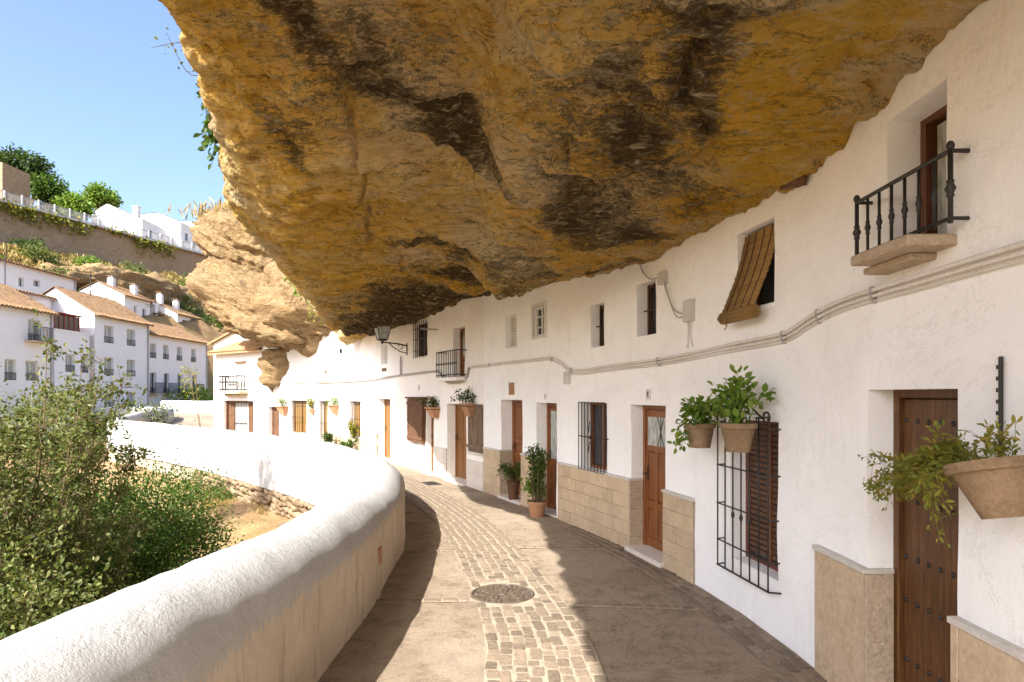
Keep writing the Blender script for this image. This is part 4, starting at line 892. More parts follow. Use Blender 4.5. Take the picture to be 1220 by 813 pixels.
dado_tiles(H4, WALL, 23.36, 24.29, .62, .5, .31, 'pale_slab', .02, False); dado_tiles(H4, WALL, 25.55, 26.46, .76, .45, .38, 'pale_slab', .03, False); dado_tiles(H4, WALL, 27.05, 29.28, .70, .55, .35, 'pale_slab', .03, False)
plate(H4, WALL, 24.9, 2.05, .09, .14); plate(H4, WALL, 27.6, 2.28, .09, .16)
put('old_pipe', MB().tube([tuple(WALL.P(np.array(28.95), np.array(.05), z)) for z in (2.66, 2.8, 3.05, 3.22)], [.025, .03, .03, .02], 7).me('p', True), None, H4, 'grey_metal')
put('wall_bracket', MB().tube([tuple(WALL.P(np.array(26.2), np.array(o), 3.76)) for o in (0, .3, .45)], .02, 6).me(), None, H4, 'grey_metal')

# ---- house 5: corner under the rock
H5 = house('h5', 'white sunlit house wedged under the rock with plain wooden door and two barred windows', WALL, 29.3, 37.62, -.6, 5.6,
           [(30.0, 31.25, -.6, 1.96, .26), (32.85, 33.95, .60, 1.86, .15), (36.25, 37.25, .10, 1.84, .2), (30.25, 30.9, 3.05, 3.70, .12), (36.35, 36.95, 2.6, 3.06, .2)])
panel_door(H5, WALL, 30.0, 31.25, .02, 1.95, .26, 'honey', None, None, ((.1, 1.78),), 2, 1); backing(H5, fr(WALL, 30.0, 31.25, -.26), 1.2, 0, 1.9, -.08); threshold(H5, WALL, 30.0, 31.25, .26, .04, .15)
for (a, b, z0, z1, dp) in ((32.85, 33.95, .60, 1.86, .15), (36.25, 37.25, .10, 1.84, .2)):
    wn_ = window(H5, WALL, a, b, z0, z1, dp, 'honey', 1, 0, 'gold_curtain'); Wg = fr(WALL, a, b, .08)
    for k in range(7): x_ = (b - a) * ((k + .5) / 7 - .5); put('bar', MB().tube([(x_, 0, z0 - .03), (x_, 0, z1 + .05)], .011, 6).me('bar', True), Wg, wn_, 'iron')
    for z in (z0 + .05, (z0 + z1) / 2, z1 - .05): put('cross_bar', MB().tube([(-(b - a) / 2 - .04, -.1, z), (-(b - a) / 2, 0, z), ((b - a) / 2, 0, z), ((b - a) / 2 + .04, -.1, z)], .010, 6).me(), Wg, wn_, 'iron')
wn_ = window(H5, WALL, 30.25, 30.9, 3.05, 3.70, .12, 'louvre', 0, 0, 'louvre'); boxobj('sill', H5, 'grey_wood', fr(WALL, 30.25, 30.9), -.2, .2, -.01, .03, 2.83, 2.93, .01)
wn_ = window(H5, WALL, 36.35, 36.95, 2.6, 3.06, .2, 'brown_wood', 1); boxobj('sill', H5, 'terracotta', fr(WALL, 36.35, 36.95), -.36, .36, -.01, .08, 2.54, 2.598, .006)
boxobj('vent', H5, 'dark', WALL.frame(34.9, 0, 3.72), -.12, .12, -.02, .02, -.08, .08); plate(H5, WALL, 30.6, 2.14, .09, .16); plate(H5, WALL, 33.4, 2.1, .09, .14); plate(H5, WALL, 36.7, 2.12, .1, .16)
dado_tiles(H5, WALL, 31.25, 32.8, .82, .5, .41, 'tile', .03, False); dado_tiles(H5, WALL, 32.8, 36.2, .58, .5, .30, 'tile', .03, False)

# service conduits along the row
def conduit(label, pts, r, dz=0., off=.03, mat='conduit'):
    c = catmull([(u, z + dz) for u, z in pts], 10); V = [tuple(WALL.P(np.array(q[0]), np.array(off), q[1])) for q in c]
    o = thing('wall_conduit', label, 'conduit', V[len(V) // 2])
    put('pipe', MB().tube(V, r, 8).me('pipe', True), None, o, mat)
    for q in c[6::24]: W = WALL.frame(float(q[0]), off - r, float(q[1])); boxobj('clip', o, 'grey_metal', W, -.012, .012, -.02, 2 * r + .004, -r - .006, r + .006, .002)
    return o
c1 = [(8.5, 2.78), (11.9, 2.78), (12.56, 2.775), (13.1, 2.77), (13.44, 2.76), (13.7, 2.735), (13.96, 2.69), (14.2, 2.63), (14.42, 2.605), (15.15, 2.59), (16.6, 2.54), (18.2, 2.51), (19.23, 2.48), (19.6, 2.53), (19.83, 2.63), (20.2, 2.72), (20.5, 2.74), (22.3, 2.74), (24.05, 2.73)]
conduit('thick pale conduit running under the small iron balcony, topmost of three', c1, .015)
conduit('thinner pale conduit running just below the thick one beneath the balcony', [(u, z) for u, z in c1], .011, -.040)
conduit('lowest thin pale cable running along the wall beneath the balcony conduits', [(u, z) for u, z in c1[:14]], .007, -.072, .02)
conduit('grey cable dipping under the balcony with plain rail and running past the wall lantern', [(24.1, 2.70), (24.4, 2.42), (25.3, 2.38), (25.7, 2.5), (26.0, 2.66), (26.5, 2.69), (28.4, 2.67), (30.2, 2.63), (32, 2.58), (34, 2.56), (37.5, 2.56)], .028, 0, .04, 'grey_metal')

# ---- house 6: the tiled house at the bend
H6 = house('h6', 'sunlit white house with clay tiled lean-to roof, wide shuttered door and two balconies', FAR, 0.0, 8.12, -1.0, 4.10,
           [(4.71, 7.43, -1.0, 1.80, .25), (3.51 - .85, 3.51, -1.0, 1.56, .22), (.62, 1.74, .50, 1.84, .15), (5.40, 6.20, 2.28, 3.55, .06)], name='tiled_house', mat='plaster_far')
put('upper_wall', wall_mesh(FAR, 0.0, 4.0, 4.05, 6.4, [], .3), None, H6, 'plaster')
G0 = -.22
# wide entrance: brown jamb boards, barred glass door in the middle, shutters
W = fr(FAR, 4.71, 7.43, -.22); wd_ = boxobj('door', H6, 'curtain', W, -.5, .62, -.05, -.02, G0, 1.70); wd_['label'] = 'wide entrance with iron bars between brown wooden shutters'
casing(wd_, W, 2.74, G0 - .2, 1.82, .12, -.06, .08, 'brown_wood')
for (a, b) in ((.64, 1.24), (-1.24, -.52)):
    sh = boxobj('shutter', wd_, 'brown_wood', W, a, b, -.06, -.01, G0, 1.70)
    for k in range(3): boxobj('panel', wd_, 'brown_wood', W, a + .06, b - .06, -.0101, .012, G0 + .12 + k * .6, G0 + .62 + k * .6, .008)
for k in range(8): x_ = -.44 + k * .145; put('bar', MB().tube([(x_, .03, G0), (x_, .03, 1.70)], .016, 6).me('bar', True), W, wd_, 'iron')
put('cross_bar', MB().tube([(-.5, .03, .75), (.62, .03, .75)], .016, 6).tube([(-.5, .03, .1), (.62, .03, .1)], .016, 6).me(), W, wd_, 'iron')
backing(H6, W, 2.7, -.4, 1.8, -.07)
panel_door(H6, FAR, 2.66, 3.51, G0 + .04, 1.55, .22, 'brown_wood', None, None, ((.1, .75), (.85, 1.55)), 2); backing(H6, fr(FAR, 2.66, 3.51, -.22), .85, -.3, 1.5, -.08)
wn_ = window(H6, FAR, .62, 1.74, .50, 1.84, .15, 'honey', 1, 0, 'gold_curtain'); Wg = fr(FAR, .62, 1.74, .10)
for k in range(8): x_ = -.52 + 1.04 * k / 7; put('bar', MB().tube([(x_, 0, .45), (x_, 0, 1.9)], .013, 6).me('bar', True), Wg, wn_, 'iron')
put('cross_bar', MB().tube([(-.56, -.1, .5), (-.52, 0, .5), (.52, 0, .5), (.56, -.1, .5)], .013, 6).tube([(-.52, 0, 1.15), (.52, 0, 1.15)], .012, 6).tube([(-.56, -.1, 1.84), (-.52, 0, 1.84), (.52, 0, 1.84), (.56, -.1, 1.84)], .013, 6).me(), Wg, wn_, 'iron')
wn_ = window(H6, FAR, 5.40, 6.20, 2.28, 3.55, .06, 'louvre', 1, 0, 'louvre'); boxobj('lintel', H6, 'brown_wood', fr(FAR, 5.40, 6.20), -.5, .5, -.01, .05, 3.56, 3.64, .006)
def far_balcony(parent, W, w, z, h, dp=.45, n=14):
    b = boxobj('balcony', parent, 'slab', W, -w / 2 - .12, w / 2 + .12, -.02, dp + .06, z - .14, z, .02)
    boxobj('corbel', b, 'slab', W, -w / 2 + .1, w / 2 - .1, -.02, dp * .6, z - .26, z - .141, .03)
    x0, x1 = -w / 2, w / 2
    for q, rr_ in ((z + h, .034), (z + .06, .03)): put('rail', MB().tube([(x0, 0, q), (x0, dp, q), (x1, dp, q), (x1, 0, q)], rr_, 6).me(), W, b, 'iron')
    for k in range(n): x_ = x0 + (x1 - x0) * k / (n - 1); put('baluster', MB().tube([(x_, dp, z), (x_, dp, z + h)], .022, 5).me(), W, b, 'iron')
    for x_ in (x0, x1):
        for q in (.33, .66): put('baluster', MB().tube([(x_, dp * q, z), (x_, dp * q, z + h)], .022, 5).me(), W, b, 'iron')
far_balcony(H6, fr(FAR, 5.22, 6.93), 1.7, 2.26, .68)
# lean-to roof, tile by tile
tl = MB()
def half_tile(L=.42, r=.085, th=.016):
    v = []; k = 7
    for (rr, yy) in ((r, 0), (r * .82, L)):
        for s_ in range(k): a = math.pi * s_ / (k - 1); v.append((rr * math.cos(a), yy, rr * .75 * math.sin(a)))
        for s_ in range(k): a = math.pi * s_ / (k - 1); v.append(((rr - th) * math.cos(a), yy, (rr - th) * .75 * math.sin(a)))
    f = [(i, i + 1, 2 * k + i + 1, 2 * k + i) for i in range(k - 1)] + [(k + i, 3 * k + i, 3 * k + i + 1, k + i + 1) for i in range(k - 1)] + [(i, k + i, k + i + 1, i + 1) for i in range(k - 1)]
    return MB().add(v, f).me('tile', True)
TILE = half_tile(); TILE.materials.append(M['roof_tile'])
rb = put('roof', MB().add([(-2.2, .32, 0), (2.2, .32, 0), (1.5, -1.0, .62), (-1.6, -1.0, .62), (-2.2, .32, -.07), (2.2, .32, -.07)], [(0, 1, 2, 3), (4, 5, 1, 0)]).me(), fr(FAR, 3.95, 8.2, 0, 4.06), H6, 'roof_tile')
Wr = fr(FAR, 3.95, 8.2, 0, 4.06)
sl = math.atan2(.62, 1.32)
for c in range(21):
    for r_ in range(4):
        x_ = -2.12 + c * .212; q = Vector((x_, .36 - r_ * .34, .015 + r_ * .16)); 
        if abs(x_) > 2.25 - r_ * .2: continue
        put('tile', TILE, Wr @ Matrix.Translation(q) @ Matrix.Rotation(math.pi, 4, 'Z') @ Matrix.Rotation(sl + random.uniform(-.03, .03), 4, 'X'), rb)
# main block behind the lean-to, with its raking verge
Wm = FAR.frame(8.0, -.9, 0)
V = [(-2.2, 0, -1), (2.1, 0, -1), (2.1, 0, 4.72), (-1.0, 0, 5.42), (-2.2, 0, 5.3)]; V2 = [(a, -4.5, c) for a, b, c in V]
me = MB().add(V + V2, [(0, 1, 2, 3, 4), (1, 6, 7, 2), (5, 9, 8, 7, 6)]).me('gable'); put('gable_wall', me, Wm, H6, 'plaster')
wn_ = boxobj('door', H6, 'honey', Wm, .82, 1.12, -.01, .03, 2.4, 3.9, .006); boxobj('door', H6, 'grey_wood', Wm, .75, 1.1, -.01, .03, -.2, 1.7, .006)
far_balcony(H6, Wm @ Matrix.Translation((.95, 0, 0)), .62, 2.35, .8, .3, 6)
vg = put('roof', MB().add([(-1.05, .2, 5.46), (2.4, .2, 4.68), (2.4, -4.6, 4.68), (-1.05, -4.6, 5.46), (-1.05, .2, 5.40), (2.4, .2, 4.62)], [(0, 1, 2, 3), (4, 5, 1, 0)]).me(), Wm, H6, 'roof_tile')
va = math.atan2(5.46 - 4.68, 3.45)
for c in range(9):
    q = Vector((2.42 - c * .385, .12, 4.69 + c * .385 * .78 / 3.45)); put('tile', TILE, Wm @ Matrix.Translation(q) @ Matrix.Rotation(R(90), 4, 'Z') @ Matrix.Rotation(va, 4, 'X'), vg)
for c in range(22): put('tile', TILE, Wm @ Matrix.Translation((2.46, -.1 - c * .21, 4.66)) @ Matrix.Rotation(R(90), 4, 'Z') @ Matrix.Rotation(va, 4, 'X'), vg)
put('side_wall', MB().add([tuple(FAR.P(np.array(8.12), np.array(0.), -1)), tuple(FAR.P(np.array(8.12), np.array(-.92), -1)), tuple(FAR.P(np.array(8.12), np.array(-.92), 4.5)), tuple(FAR.P(np.array(8.12), np.array(0.), 4.1))], [(0, 1, 2, 3)]).me(), None, H6, 'plaster')
plate(H6, FAR, 3.2, 1.85, .12, .16); wire('cable', H6, FAR, [(0, 2.58, .03), (2, 2.6, .03), (4.5, 2.66, .03), (8.1, 2.72, .03)], .025, 'grey_metal')
# wedge of rock breaking through the wall
bm = bmesh.new(); bmesh.ops.create_icosphere(bm, subdivisions=5, radius=1.0); Vw = np.array([v.co[:] for v in bm.verts]); Fw = np.array([[v.index for v in f.verts] for f in bm.faces]); bm.free()
Nw = Vw.copy(); px_ = Vw[:, 0] * (1.15 * np.clip((Vw[:, 2] + 1.1) / 1.5, .06, 1.0)); Vw = np.stack([px_, Vw[:, 1] * .7, Vw[:, 2] * 1.05], -1)
Vw += Nw * (.10 * fbm(Vw * 2 + 5, 3) + .08 * np.sin(Vw[:, 2] * 9 + 2 * fbm(Vw, 2)))[:, None]
put('cliff_rock', mesh_np('wedge', Vw, Fw, True), FAR.frame(3.0, -.1, 3.15) @ Matrix.Rotation(R(-8), 4, 'Y'), None, 'dry_rock', 'structure')

# ------------------------------------------------------------------ street lantern on its wall bracket
W = WALL.frame(28.55, 0, 3.45)
la = thing('street_lantern', 'black iron street lantern with glass panes on a scrolled wall bracket', 'lantern', world=W)
put('bracket', MB().tube([(0, 0, .12), (0, 0, -.22)], .025, 6).tube([(0, 0, .05), (0, .3, .10), (0, .62, .12), (0, .78, .10)], .022, 6).tube([(0, .02, -.16), (0, .22, -.12), (0, .42, .0), (0, .55, .11)], .016, 6).tube([(0, .2 + .07 * math.cos(a), .02 + .07 * math.sin(a)) for a in np.linspace(0, 5, 12)], .012, 5).me('b', True), W, la, 'iron')
Wl = W @ Matrix.Translation((0, .74, .12))
put('stem', MB().lathe([(.02, -.04), (.03, .0), (.05, .03), (.13, .05), (.14, .08)], 8).me('s', True), Wl, la, 'iron')
def quad_frustum(r0, z0, r1, z1): return [(sx * r0, sy * r0, z0) for sx, sy in ((-1, -1), (1, -1), (1, 1), (-1, 1))] + [(sx * r1, sy * r1, z1) for sx, sy in ((-1, -1), (1, -1), (1, 1), (-1, 1))]
v = quad_frustum(.115, .08, .20, .46)
for k in range(4): put('pane', MB().add([v[k], v[(k + 1) % 4], v[4 + (k + 1) % 4], v[4 + k]], [(0, 1, 2, 3)]).me(), Wl, la, 'pale_glass')
fmb = MB()
for k in range(4): fmb.tube([v[k], v[4 + k]], .013, 5); fmb.tube([v[4 + k], v[4 + (k + 1) % 4]], .016, 5); fmb.tube([v[k], v[(k + 1) % 4]], .014, 5)
put('frame', fmb.me(), Wl, la, 'iron')
v = quad_frustum(.24, .46, .07, .60); put('cap', MB().add(v, [(0, 1, 5, 4), (1, 2, 6, 5), (2, 3, 7, 6), (3, 0, 4, 7), (0, 3, 2, 1)]).lathe([(.075, .60), (.075, .64), (.05, .66), (.02, .70), (.025, .73), (.003, .76)], 8).me(), Wl, la, 'iron')

# ------------------------------------------------------------------ plants
def stems_leaves(stems, per, size, r=.004, seed=1, droop=.2, spread=.03, up=.5, start=.15, jitter=.7, twigs=0, tl_len=.2):
    mb = MB(); g = np.random.default_rng(seed); P, Dv = [], []
    for st in stems:
        c = catmull(st, 6); mb.tube([tuple(q) for q in c], list(np.linspace(r, r * .35, len(c))), 5, False)
        tl_ = g.uniform(start, 1, per); k = np.minimum((tl_ * (len(c) - 1)).astype(int), len(c) - 2); f_ = (tl_ * (len(c) - 1) - k)[:, None]
        pp_ = c[k] * (1 - f_) + c[k + 1] * f_; dd_ = c[k + 1] - c[k]; dd_ /= np.linalg.norm(dd_, axis=1)[:, None] + 1e-9
        if twigs:
            ti = g.integers(0, per, twigs); te = g.normal(size=(twigs, 3)) * np.array([1, 1, .6]) + np.array([0, 0, .35]); te = pp_[ti] + te / np.linalg.norm(te, axis=1)[:, None] * (tl_len * g.uniform(.4, 1.3, twigs))[:, None]
            for a_, b_ in zip(pp_[ti], te): mb.tube([tuple(a_), tuple(b_)], [.006, .002], 3, False)
            w_ = g.integers(0, twigs, per); q_ = g.uniform(.15, 1.05, per)[:, None]; pp_ = pp_[ti][w_] * (1 - q_) + te[w_] * q_; dd_ = te[w_] - c[0] * 0 - pp_; dd_ /= np.linalg.norm(dd_, axis=1)[:, None] + 1e-9
        sd_ = g.normal(size=(per, 3)); P.append(pp_ + sd_ * spread); Dv.append(dd_ * .6 + sd_ * .5)
    P = np.concatenate(P); Dv = np.concatenate(Dv); return mb, P, Dv
def plant(parent, W, stems, per, size, mat, seed=1, r=.004, droop=.2, spread=.02, up=.5, start=.15, name='foliage', smat='bark', slim=.8):
    mb, P, Dv = stems_leaves(stems, per, size, r, seed, droop, spread, up, start)
    put('stem', mb.me('stem', True), W, parent, smat)
    return put(name, leaf_me(name, P, size, up_bias=up, droop=droop, dirs=Dv, seed=seed, slim=slim), W, parent, mat)
def pot_me(r0, r1, h, rim=.02, th=.014, k=24): return MB().lathe([(0.001, 0), (r0, 0), (r0 + (r1 - r0) * .8, h * .80), (r1 + rim * .5, h * .82), (r1 + rim * .6, h), (r1 + rim * .6 - th, h), (r1 - th, h * .80), (.001, h * .80)], k, cap=False).me('pot')
def pot(parent, W, r0, r1, h, mat='terracotta', rim=.02):
    p_ = put('pot', smooth_by_angle(pot_me(r0, r1, h, rim), 35), W, parent, mat); put('soil', MB().lathe([(.001, h * .87), (r1 - .01, h * .86)], 18, cap=False).me(), W, p_, 'soil'); return p_
def rstems(n, h, spread, z0=0., seed=1, lean=(0, 0), curl=.3, r0=.04):
    g = random.Random(seed); o = []
    for _ in range(n):
        a = g.uniform(0, 2 * math.pi); s_ = spread * g.uniform(.3, 1); hh = h * g.uniform(.55, 1.0); x0, y0 = r0 * g.uniform(-1, 1), r0 * g.uniform(-1, 1)
        dx, dy = math.cos(a) * s_ + lean[0] * g.uniform(.5, 1.1), math.sin(a) * s_ + lean[1] * g.uniform(.5, 1.1)
        o.append([(x0, y0, z0), (x0 + dx * .3, y0 + dy * .3, z0 + hh * .5), (x0 + dx * .7, y0 + dy * .7, z0 + hh * .88), (x0 + dx, y0 + dy, z0 + hh * (1 - curl * g.random()))])
    return o
# two pots on the barred window
W = fr(WALL, 14.46, 15.40, 0)
def at_wall(u, off, z): return WALL.frame(u, off, z)
T1 = at_wall(14.60, .30, 1.60); o = thing('hanging_pot', 'larger clay pot of leafy green plant hung over the barred window', 'potted plant', world=T1); pot(o, T1, .10, .150, .25, 'old_terracotta')
plant(o, T1, rstems(16, .50, .20, .22, 11, (.02, -.02), .2, .08), 20, .078, 'leaf_bright', 3, .006, .1, .03, smat='leaf_bright')
put('hook', MB().tube([(.0, -.30, .30), (.0, -.17, .29), (0, -.165, .22)], .008, 5).me(), T1, o, 'iron')
T2 = at_wall(15.42, .27, 1.57); o = thing('hanging_pot', 'smaller clay pot with trailing leaves hung at the far end of the barred window', 'potted plant', world=T2); pot(o, T2, .10, .145, .24, 'old_terracotta')
plant(o, T2, rstems(13, .30, .2, .2, 12, (-.05, 0), .3, .08) + [[(.1, .05, .22), (.18, .12, .24), (.2, .16, .10), (.2, .16, -.02)], [(-.05, .12, .22), (-.06, .18, .22), (-.05, .2, .1), (-.02, .2, .0)], [(.12, -.02, .22), (.2, .02, .2), (.22, .03, .05)]], 22, .075, 'leaf_bright', 5, .005, .2, .025, smat='leaf_bright')
put('hook', MB().tube([(.0, -.27, .26), (.0, -.15, .25), (0, -.145, .2)], .008, 5).me(), T2, o, 'iron')
# large tilted planter beside the studded door, on a strap
T3 = at_wall(11.78, .20, 1.56) @ Matrix.Rotation(R(14), 4, 'Y') @ Matrix.Rotation(R(-4), 4, 'X')
o = thing('hanging_planter', 'big weathered clay planter tilting from a dark strap with long sprawling sprays', 'planter', world=T3); pot(o, T3, .075, .165, .25, 'old_terracotta', .012)
g = random.Random(5); st = []
for k in range(30):
    L = g.uniform(.2, .78) if k < 22 else g.uniform(.1, .3); dz = g.uniform(-.10, .10) if k < 22 else g.uniform(.02, .14); yy = g.uniform(-.08, .14)
    c0 = (g.uniform(-.05, .12), g.uniform(-.1, .1), .22); c1_ = (.10 + .25 * L, yy * .5, .29 + dz * .3); c2_ = (.12 + .65 * L, yy, .27 + dz * .8); c3_ = (.12 + L, yy * 1.2, .25 + dz); st.append([c0, c1_, c2_, c3_])
    for q in range(3): st.append([c1_ if q == 0 else c2_, tuple(np.array(c2_ if q == 0 else c3_) * .5 + np.array(c1_ if q == 0 else c2_) * .5 + np.array([0, g.uniform(-.05, .05), g.uniform(-.06, .05)])), tuple(np.array(c2_ if q == 0 else c3_) + np.array([g.uniform(-.06, .06), g.uniform(-.05, .05), g.uniform(-.11, .07)]))])
for k in range(10): x_ = g.uniform(-.25, .02); st.append([(x_ * .4, g.uniform(-.1, .1), .22), (x_ * .7, .0, .30), (x_, g.uniform(-.05, .1), .34 + .06 * g.random())])
for k in range(6): x_ = g.uniform(-.02, .16); st.append([(x_ - .05, .10, .23), (x_ + .02, .19, .22), (x_ + .03, .19, .14), (x_ + .04, .18, .04 - .03 * k)])
plant(o, T3, st, 15, .036, 'leaf_yellow', 8, .0022, .0, .010, start=.25, smat='leaf_yellow', slim=.55)
W = at_wall(12.04, 0, 0); put('strap', MB().box(-.008, .008, .004, .02, 1.72, 2.28, .002).box(-.008, .008, .004, .16, 1.72, 1.735).me(), W, o, 'iron')
for k in range(9): boxobj('strap_link', o, 'iron', W, -.013, .013, .019, .026, 1.78 + k * .055, 1.80 + k * .055)
# floor pot by the second tall door
Tp = at_wall(20.30, .26, 0); o = thing('floor_pot_plant', 'bushy green plant in a pale clay pot on the pavement by a tall door', 'potted plant', world=Tp); pot(o, Tp, .12, .16, .27, 'terracotta')
plant(o, Tp, rstems(26, 1.0, .13, .22, 21, (0, 0), .15, .09), 42, .055, 'leaf_green', 9, .006, .2, .03); _n = put('side_foliage', leaf_me('s', *((lambda a: (a[1], .05))(stems_leaves(rstems(10, .45, .3, .25, 22, (.18, .05), .6), 40, .05, seed=4))), droop=.5, seed=4), Tp, o, 'leaf_bright')
Tp = at_wall(21.85, .02, .05); o = thing('fern_pot', 'arching fern in a tall dark pot on the doorstep under the ceramic plaque', 'potted plant', world=Tp); pot(o, Tp, .09, .12, .36, 'brown_wood')
plant(o, Tp, rstems(22, .45, .34, .34, 31, (0, .08), .7, .05), 40, .045, 'leaf_green', 10, .004, .4, .015)
# clay wall planters
def wall_planter(label, path, u, z, w, h, mat, seed, flower=False, group=None, up=.35):
    W = path.frame(u, .0, z); o = thing('wall_planter', label, 'planter', world=W, group=group)
    v = [(-w / 2, 0, h), (w / 2, 0, h), (w / 2, w * .55, h), (-w / 2, w * .55, h), (-w * .3, 0, 0), (w * .3, 0, 0), (w * .3, w * .25, 0), (-w * .3, w * .25, 0)]
    put('pot', MB().add(v, [(4, 5, 1, 0), (5, 6, 2, 1), (6, 7, 3, 2), (7, 4, 0, 3), (4, 7, 6, 5)]).box(-w / 2 - .01, w / 2 + .01, w * .53, w * .58, h - .03, h + .012).box(-w / 2 - .015, -w / 2 + .01, 0, w * .54, h - .03, h + .012).box(w / 2 - .01, w / 2 + .015, 0, w * .54, h - .03, h + .012).me(), W, o, 'terracotta')
    Wp = W @ Matrix.Translation((0, w * .28, 0)); put('soil', MB().box(-w / 2 + .012, w / 2 - .012, -w * .27, w * .24, h - .05, h - .02).me(), Wp, o, 'soil')
    plant(o, Wp, rstems(16, up, w * .6, h - .03, seed, (0, .04), .5, w * .35), 20, .06, mat, seed, .004, .3, .03)
    if flower: put('blossom', leaf_me('b', np.array([[random.uniform(-w / 2, w / 2), random.uniform(0, w * .5), h + random.uniform(.02, up)] for _ in range(40)]), .04, seed=seed), Wp, o, 'flower')
    return o
wall_planter('clay wall planter with small dark plant beside the large brown plank shutters', WALL, 26.25, 1.50, .46, .26, 'leaf_dark', 41)
wall_planter('clay wall planter with flowers above the grey weathered shutters', WALL, 23.95, 1.60, .46, .28, 'leaf_dark', 42, up=.4)
wall_planter('bright orange clay planter with trailing greenery between the two barred windows', WALL, 35.3, 1.35, .5, .34, 'leaf_bright', 43, up=.4)
wall_planter('flowering clay planter beside the small panelled door under the rock wedge', FAR, 2.2, 1.22, .52, .36, 'leaf_bright', 44, True, up=.45)
W = FAR.frame(.15, .12, 1.3); o = thing('wall_plant', 'bracket pot with yellow leaves at the corner of the tiled house', 'potted plant', world=W); pot(o, W, .09, .13, .2); plant(o, W, rstems(14, .55, .2, .15, 51), 22, .07, 'leaf_yellow', 51)
for lab, uu_, hh, mt_, sd_ in (('low green bush growing at the wall foot under a barred window', 33.2, .75, 'leaf_green', 61), ('small upright shrub at the wall foot between the barred windows', 35.2, .85, 'leaf_dark', 62), ('yellow leaved plant on the sill of a barred window', 33.1, 1.15, 'leaf_yellow', 63)):
    zz_ = -.1 if sd_ != 63 else .55; W = WALL.frame(uu_, .35 if sd_ != 63 else .16, zz_); o = thing('wall_shrub', lab, 'shrub', world=W)
    plant(o, W, rstems(20, hh if sd_ != 63 else .6, .45 if sd_ == 61 else .22, 0, sd_, (0, 0), .3), 34, .08, mt_, sd_, .008)
W = FAR.frame(9.4, .3, 2.9); o = thing('climbing_plant', 'yellow climbing plant at the outer corner of the tiled house', 'plant', world=W); plant(o, W, [[(0, -.3, -3.2), (.1, -.1, -1.5), (.2, 0, 0), (.5, .2, .6)], [(0, -.3, -3.2), (.3, 0, -1), (.7, .1, .3), (1.0, .3, .35)], [(.2, 0, 0), (.6, .1, .5), (.8, .2, -.1), (.8, .2, -.7)]], 60, .12, 'leaf_yellow', 66, .02, .3, .12, start=.4)

def shrub(name, label, base, blobs, n, size, mat, seed, group=None, stems=14, cat='shrub', r=.03, fill=.5, up=.3, droop=.1):
    """foliage: leaves gathered in clumps over several lobes, woody stems running into them"""
    g = np.random.default_rng(seed); B = np.array(base, float); o = thing(name, label, cat, tuple(base), group); W = Matrix.Translation(base)
    bl_ = np.array(blobs, float); wts = (bl_[:, 3] * bl_[:, 4] * bl_[:, 5]) ** .67; wts /= wts.sum()
    nc = max(12, n // 26); k = g.choice(len(bl_), nc, p=wts); dirn = g.normal(size=(nc, 3)); dirn /= np.linalg.norm(dirn, axis=1)[:, None]
    rad = g.uniform(fill, 1.05, nc)[:, None]; C = bl_[k, :3] + dirn * bl_[k, 3:6] * rad
    m_ = n // nc; cs = bl_[k, 3:6].min(1) * .26
    P = (C[:, None] + g.normal(size=(nc, m_, 3)) * cs[:, None, None] * np.array([1, 1, .75])).reshape(-1, 3); Dv = np.repeat(dirn, m_, 0) * .6 + g.normal(size=(len(P), 3)) * .5
    put('crown', leaf_me('crown', P, size, up_bias=up, droop=droop, dirs=Dv, seed=seed, jitter=.3, slim=.75), W, o, mat)
    mb = MB()
    for j in range(min(stems, nc)):
        e = C[j]; mb.tube([(g.uniform(-.1, .1), g.uniform(-.1, .1), -.3), tuple(e * .35 + np.array([0, 0, .1])), tuple(e * .75), tuple(e)], [r, r * .8, r * .5, r * .15], 5, False)
    put('trunk', mb.me('trunk', True), W, o, 'bark'); return o
# gorge vegetation beside the parapet
def tz(x_, y_): return float(terrain_z(np.array([float(x_)]), np.array([float(y_)]))[0])
g = random.Random(3); base = (-6.45, 8.0, -3.0); st = []
for k in range(96):
    tx, ty, tzz = g.uniform(-1.9, 1.35), g.uniform(-1.5, 1.3), g.uniform(4.2, 5.7) - (.0 if k < 16 else g.uniform(.2, 1.7)); st.append([(g.uniform(-.15, .15), g.uniform(-.15, .15), 0), (tx * .35, ty * .35, tzz * .35), (tx * .8, ty * .8, tzz * .75), (tx, ty, tzz)])
st += [[(0, 0, 0), (.2, 0, 2), (.55, .0, 4.4), (.62, 0, 5.9)], [(0, 0, 0), (-.1, 0, 2), (-.15, .0, 4.4), (-.05, 0, 5.75)], [(0, 0, 0), (.5, 0, 2), (1.05, .0, 4.1), (1.3, 0, 5.55)], [(0, 0, 0), (-.4, 0, 2), (-.55, .0, 4.2), (-.5, 0, 5.5)], [(0, 0, 0), (.5, .2, 2), (.95, .2, 3.9), (1.0, .2, 5.2)]]
o = thing('young_tree', 'tall loose olive green tree with upright twigs rising from the gorge beside the parapet', 'tree', base); Wt = Matrix.Translation(base)
mb, P, Dv = stems_leaves(st, 560, .08, .013, 77, .2, .028, .4, .28, twigs=36, tl_len=.26); put('trunk', mb.me('trunk', True), Wt, o, 'bark')
put('crown', leaf_me('crown', P, .062, up_bias=.35, droop=.25, dirs=Dv, seed=77, slim=.72), Wt, o, 'leaf_olive')
shrub('gorge_bush', 'dense dark green bush below the parapet with sunlit top', (-6.3, 11.0, -2.5), [(0, 0, 2.35, 1.0, 1.0, .85), (-.8, .3, 2.0, .8, .9, .8), (.6, -.1, 1.7, .75, .8, .85), (-.2, -.5, 1.1, 1.1, .9, .9)], 34000, .058, 'leaf_green', 91, stems=20, fill=.72)
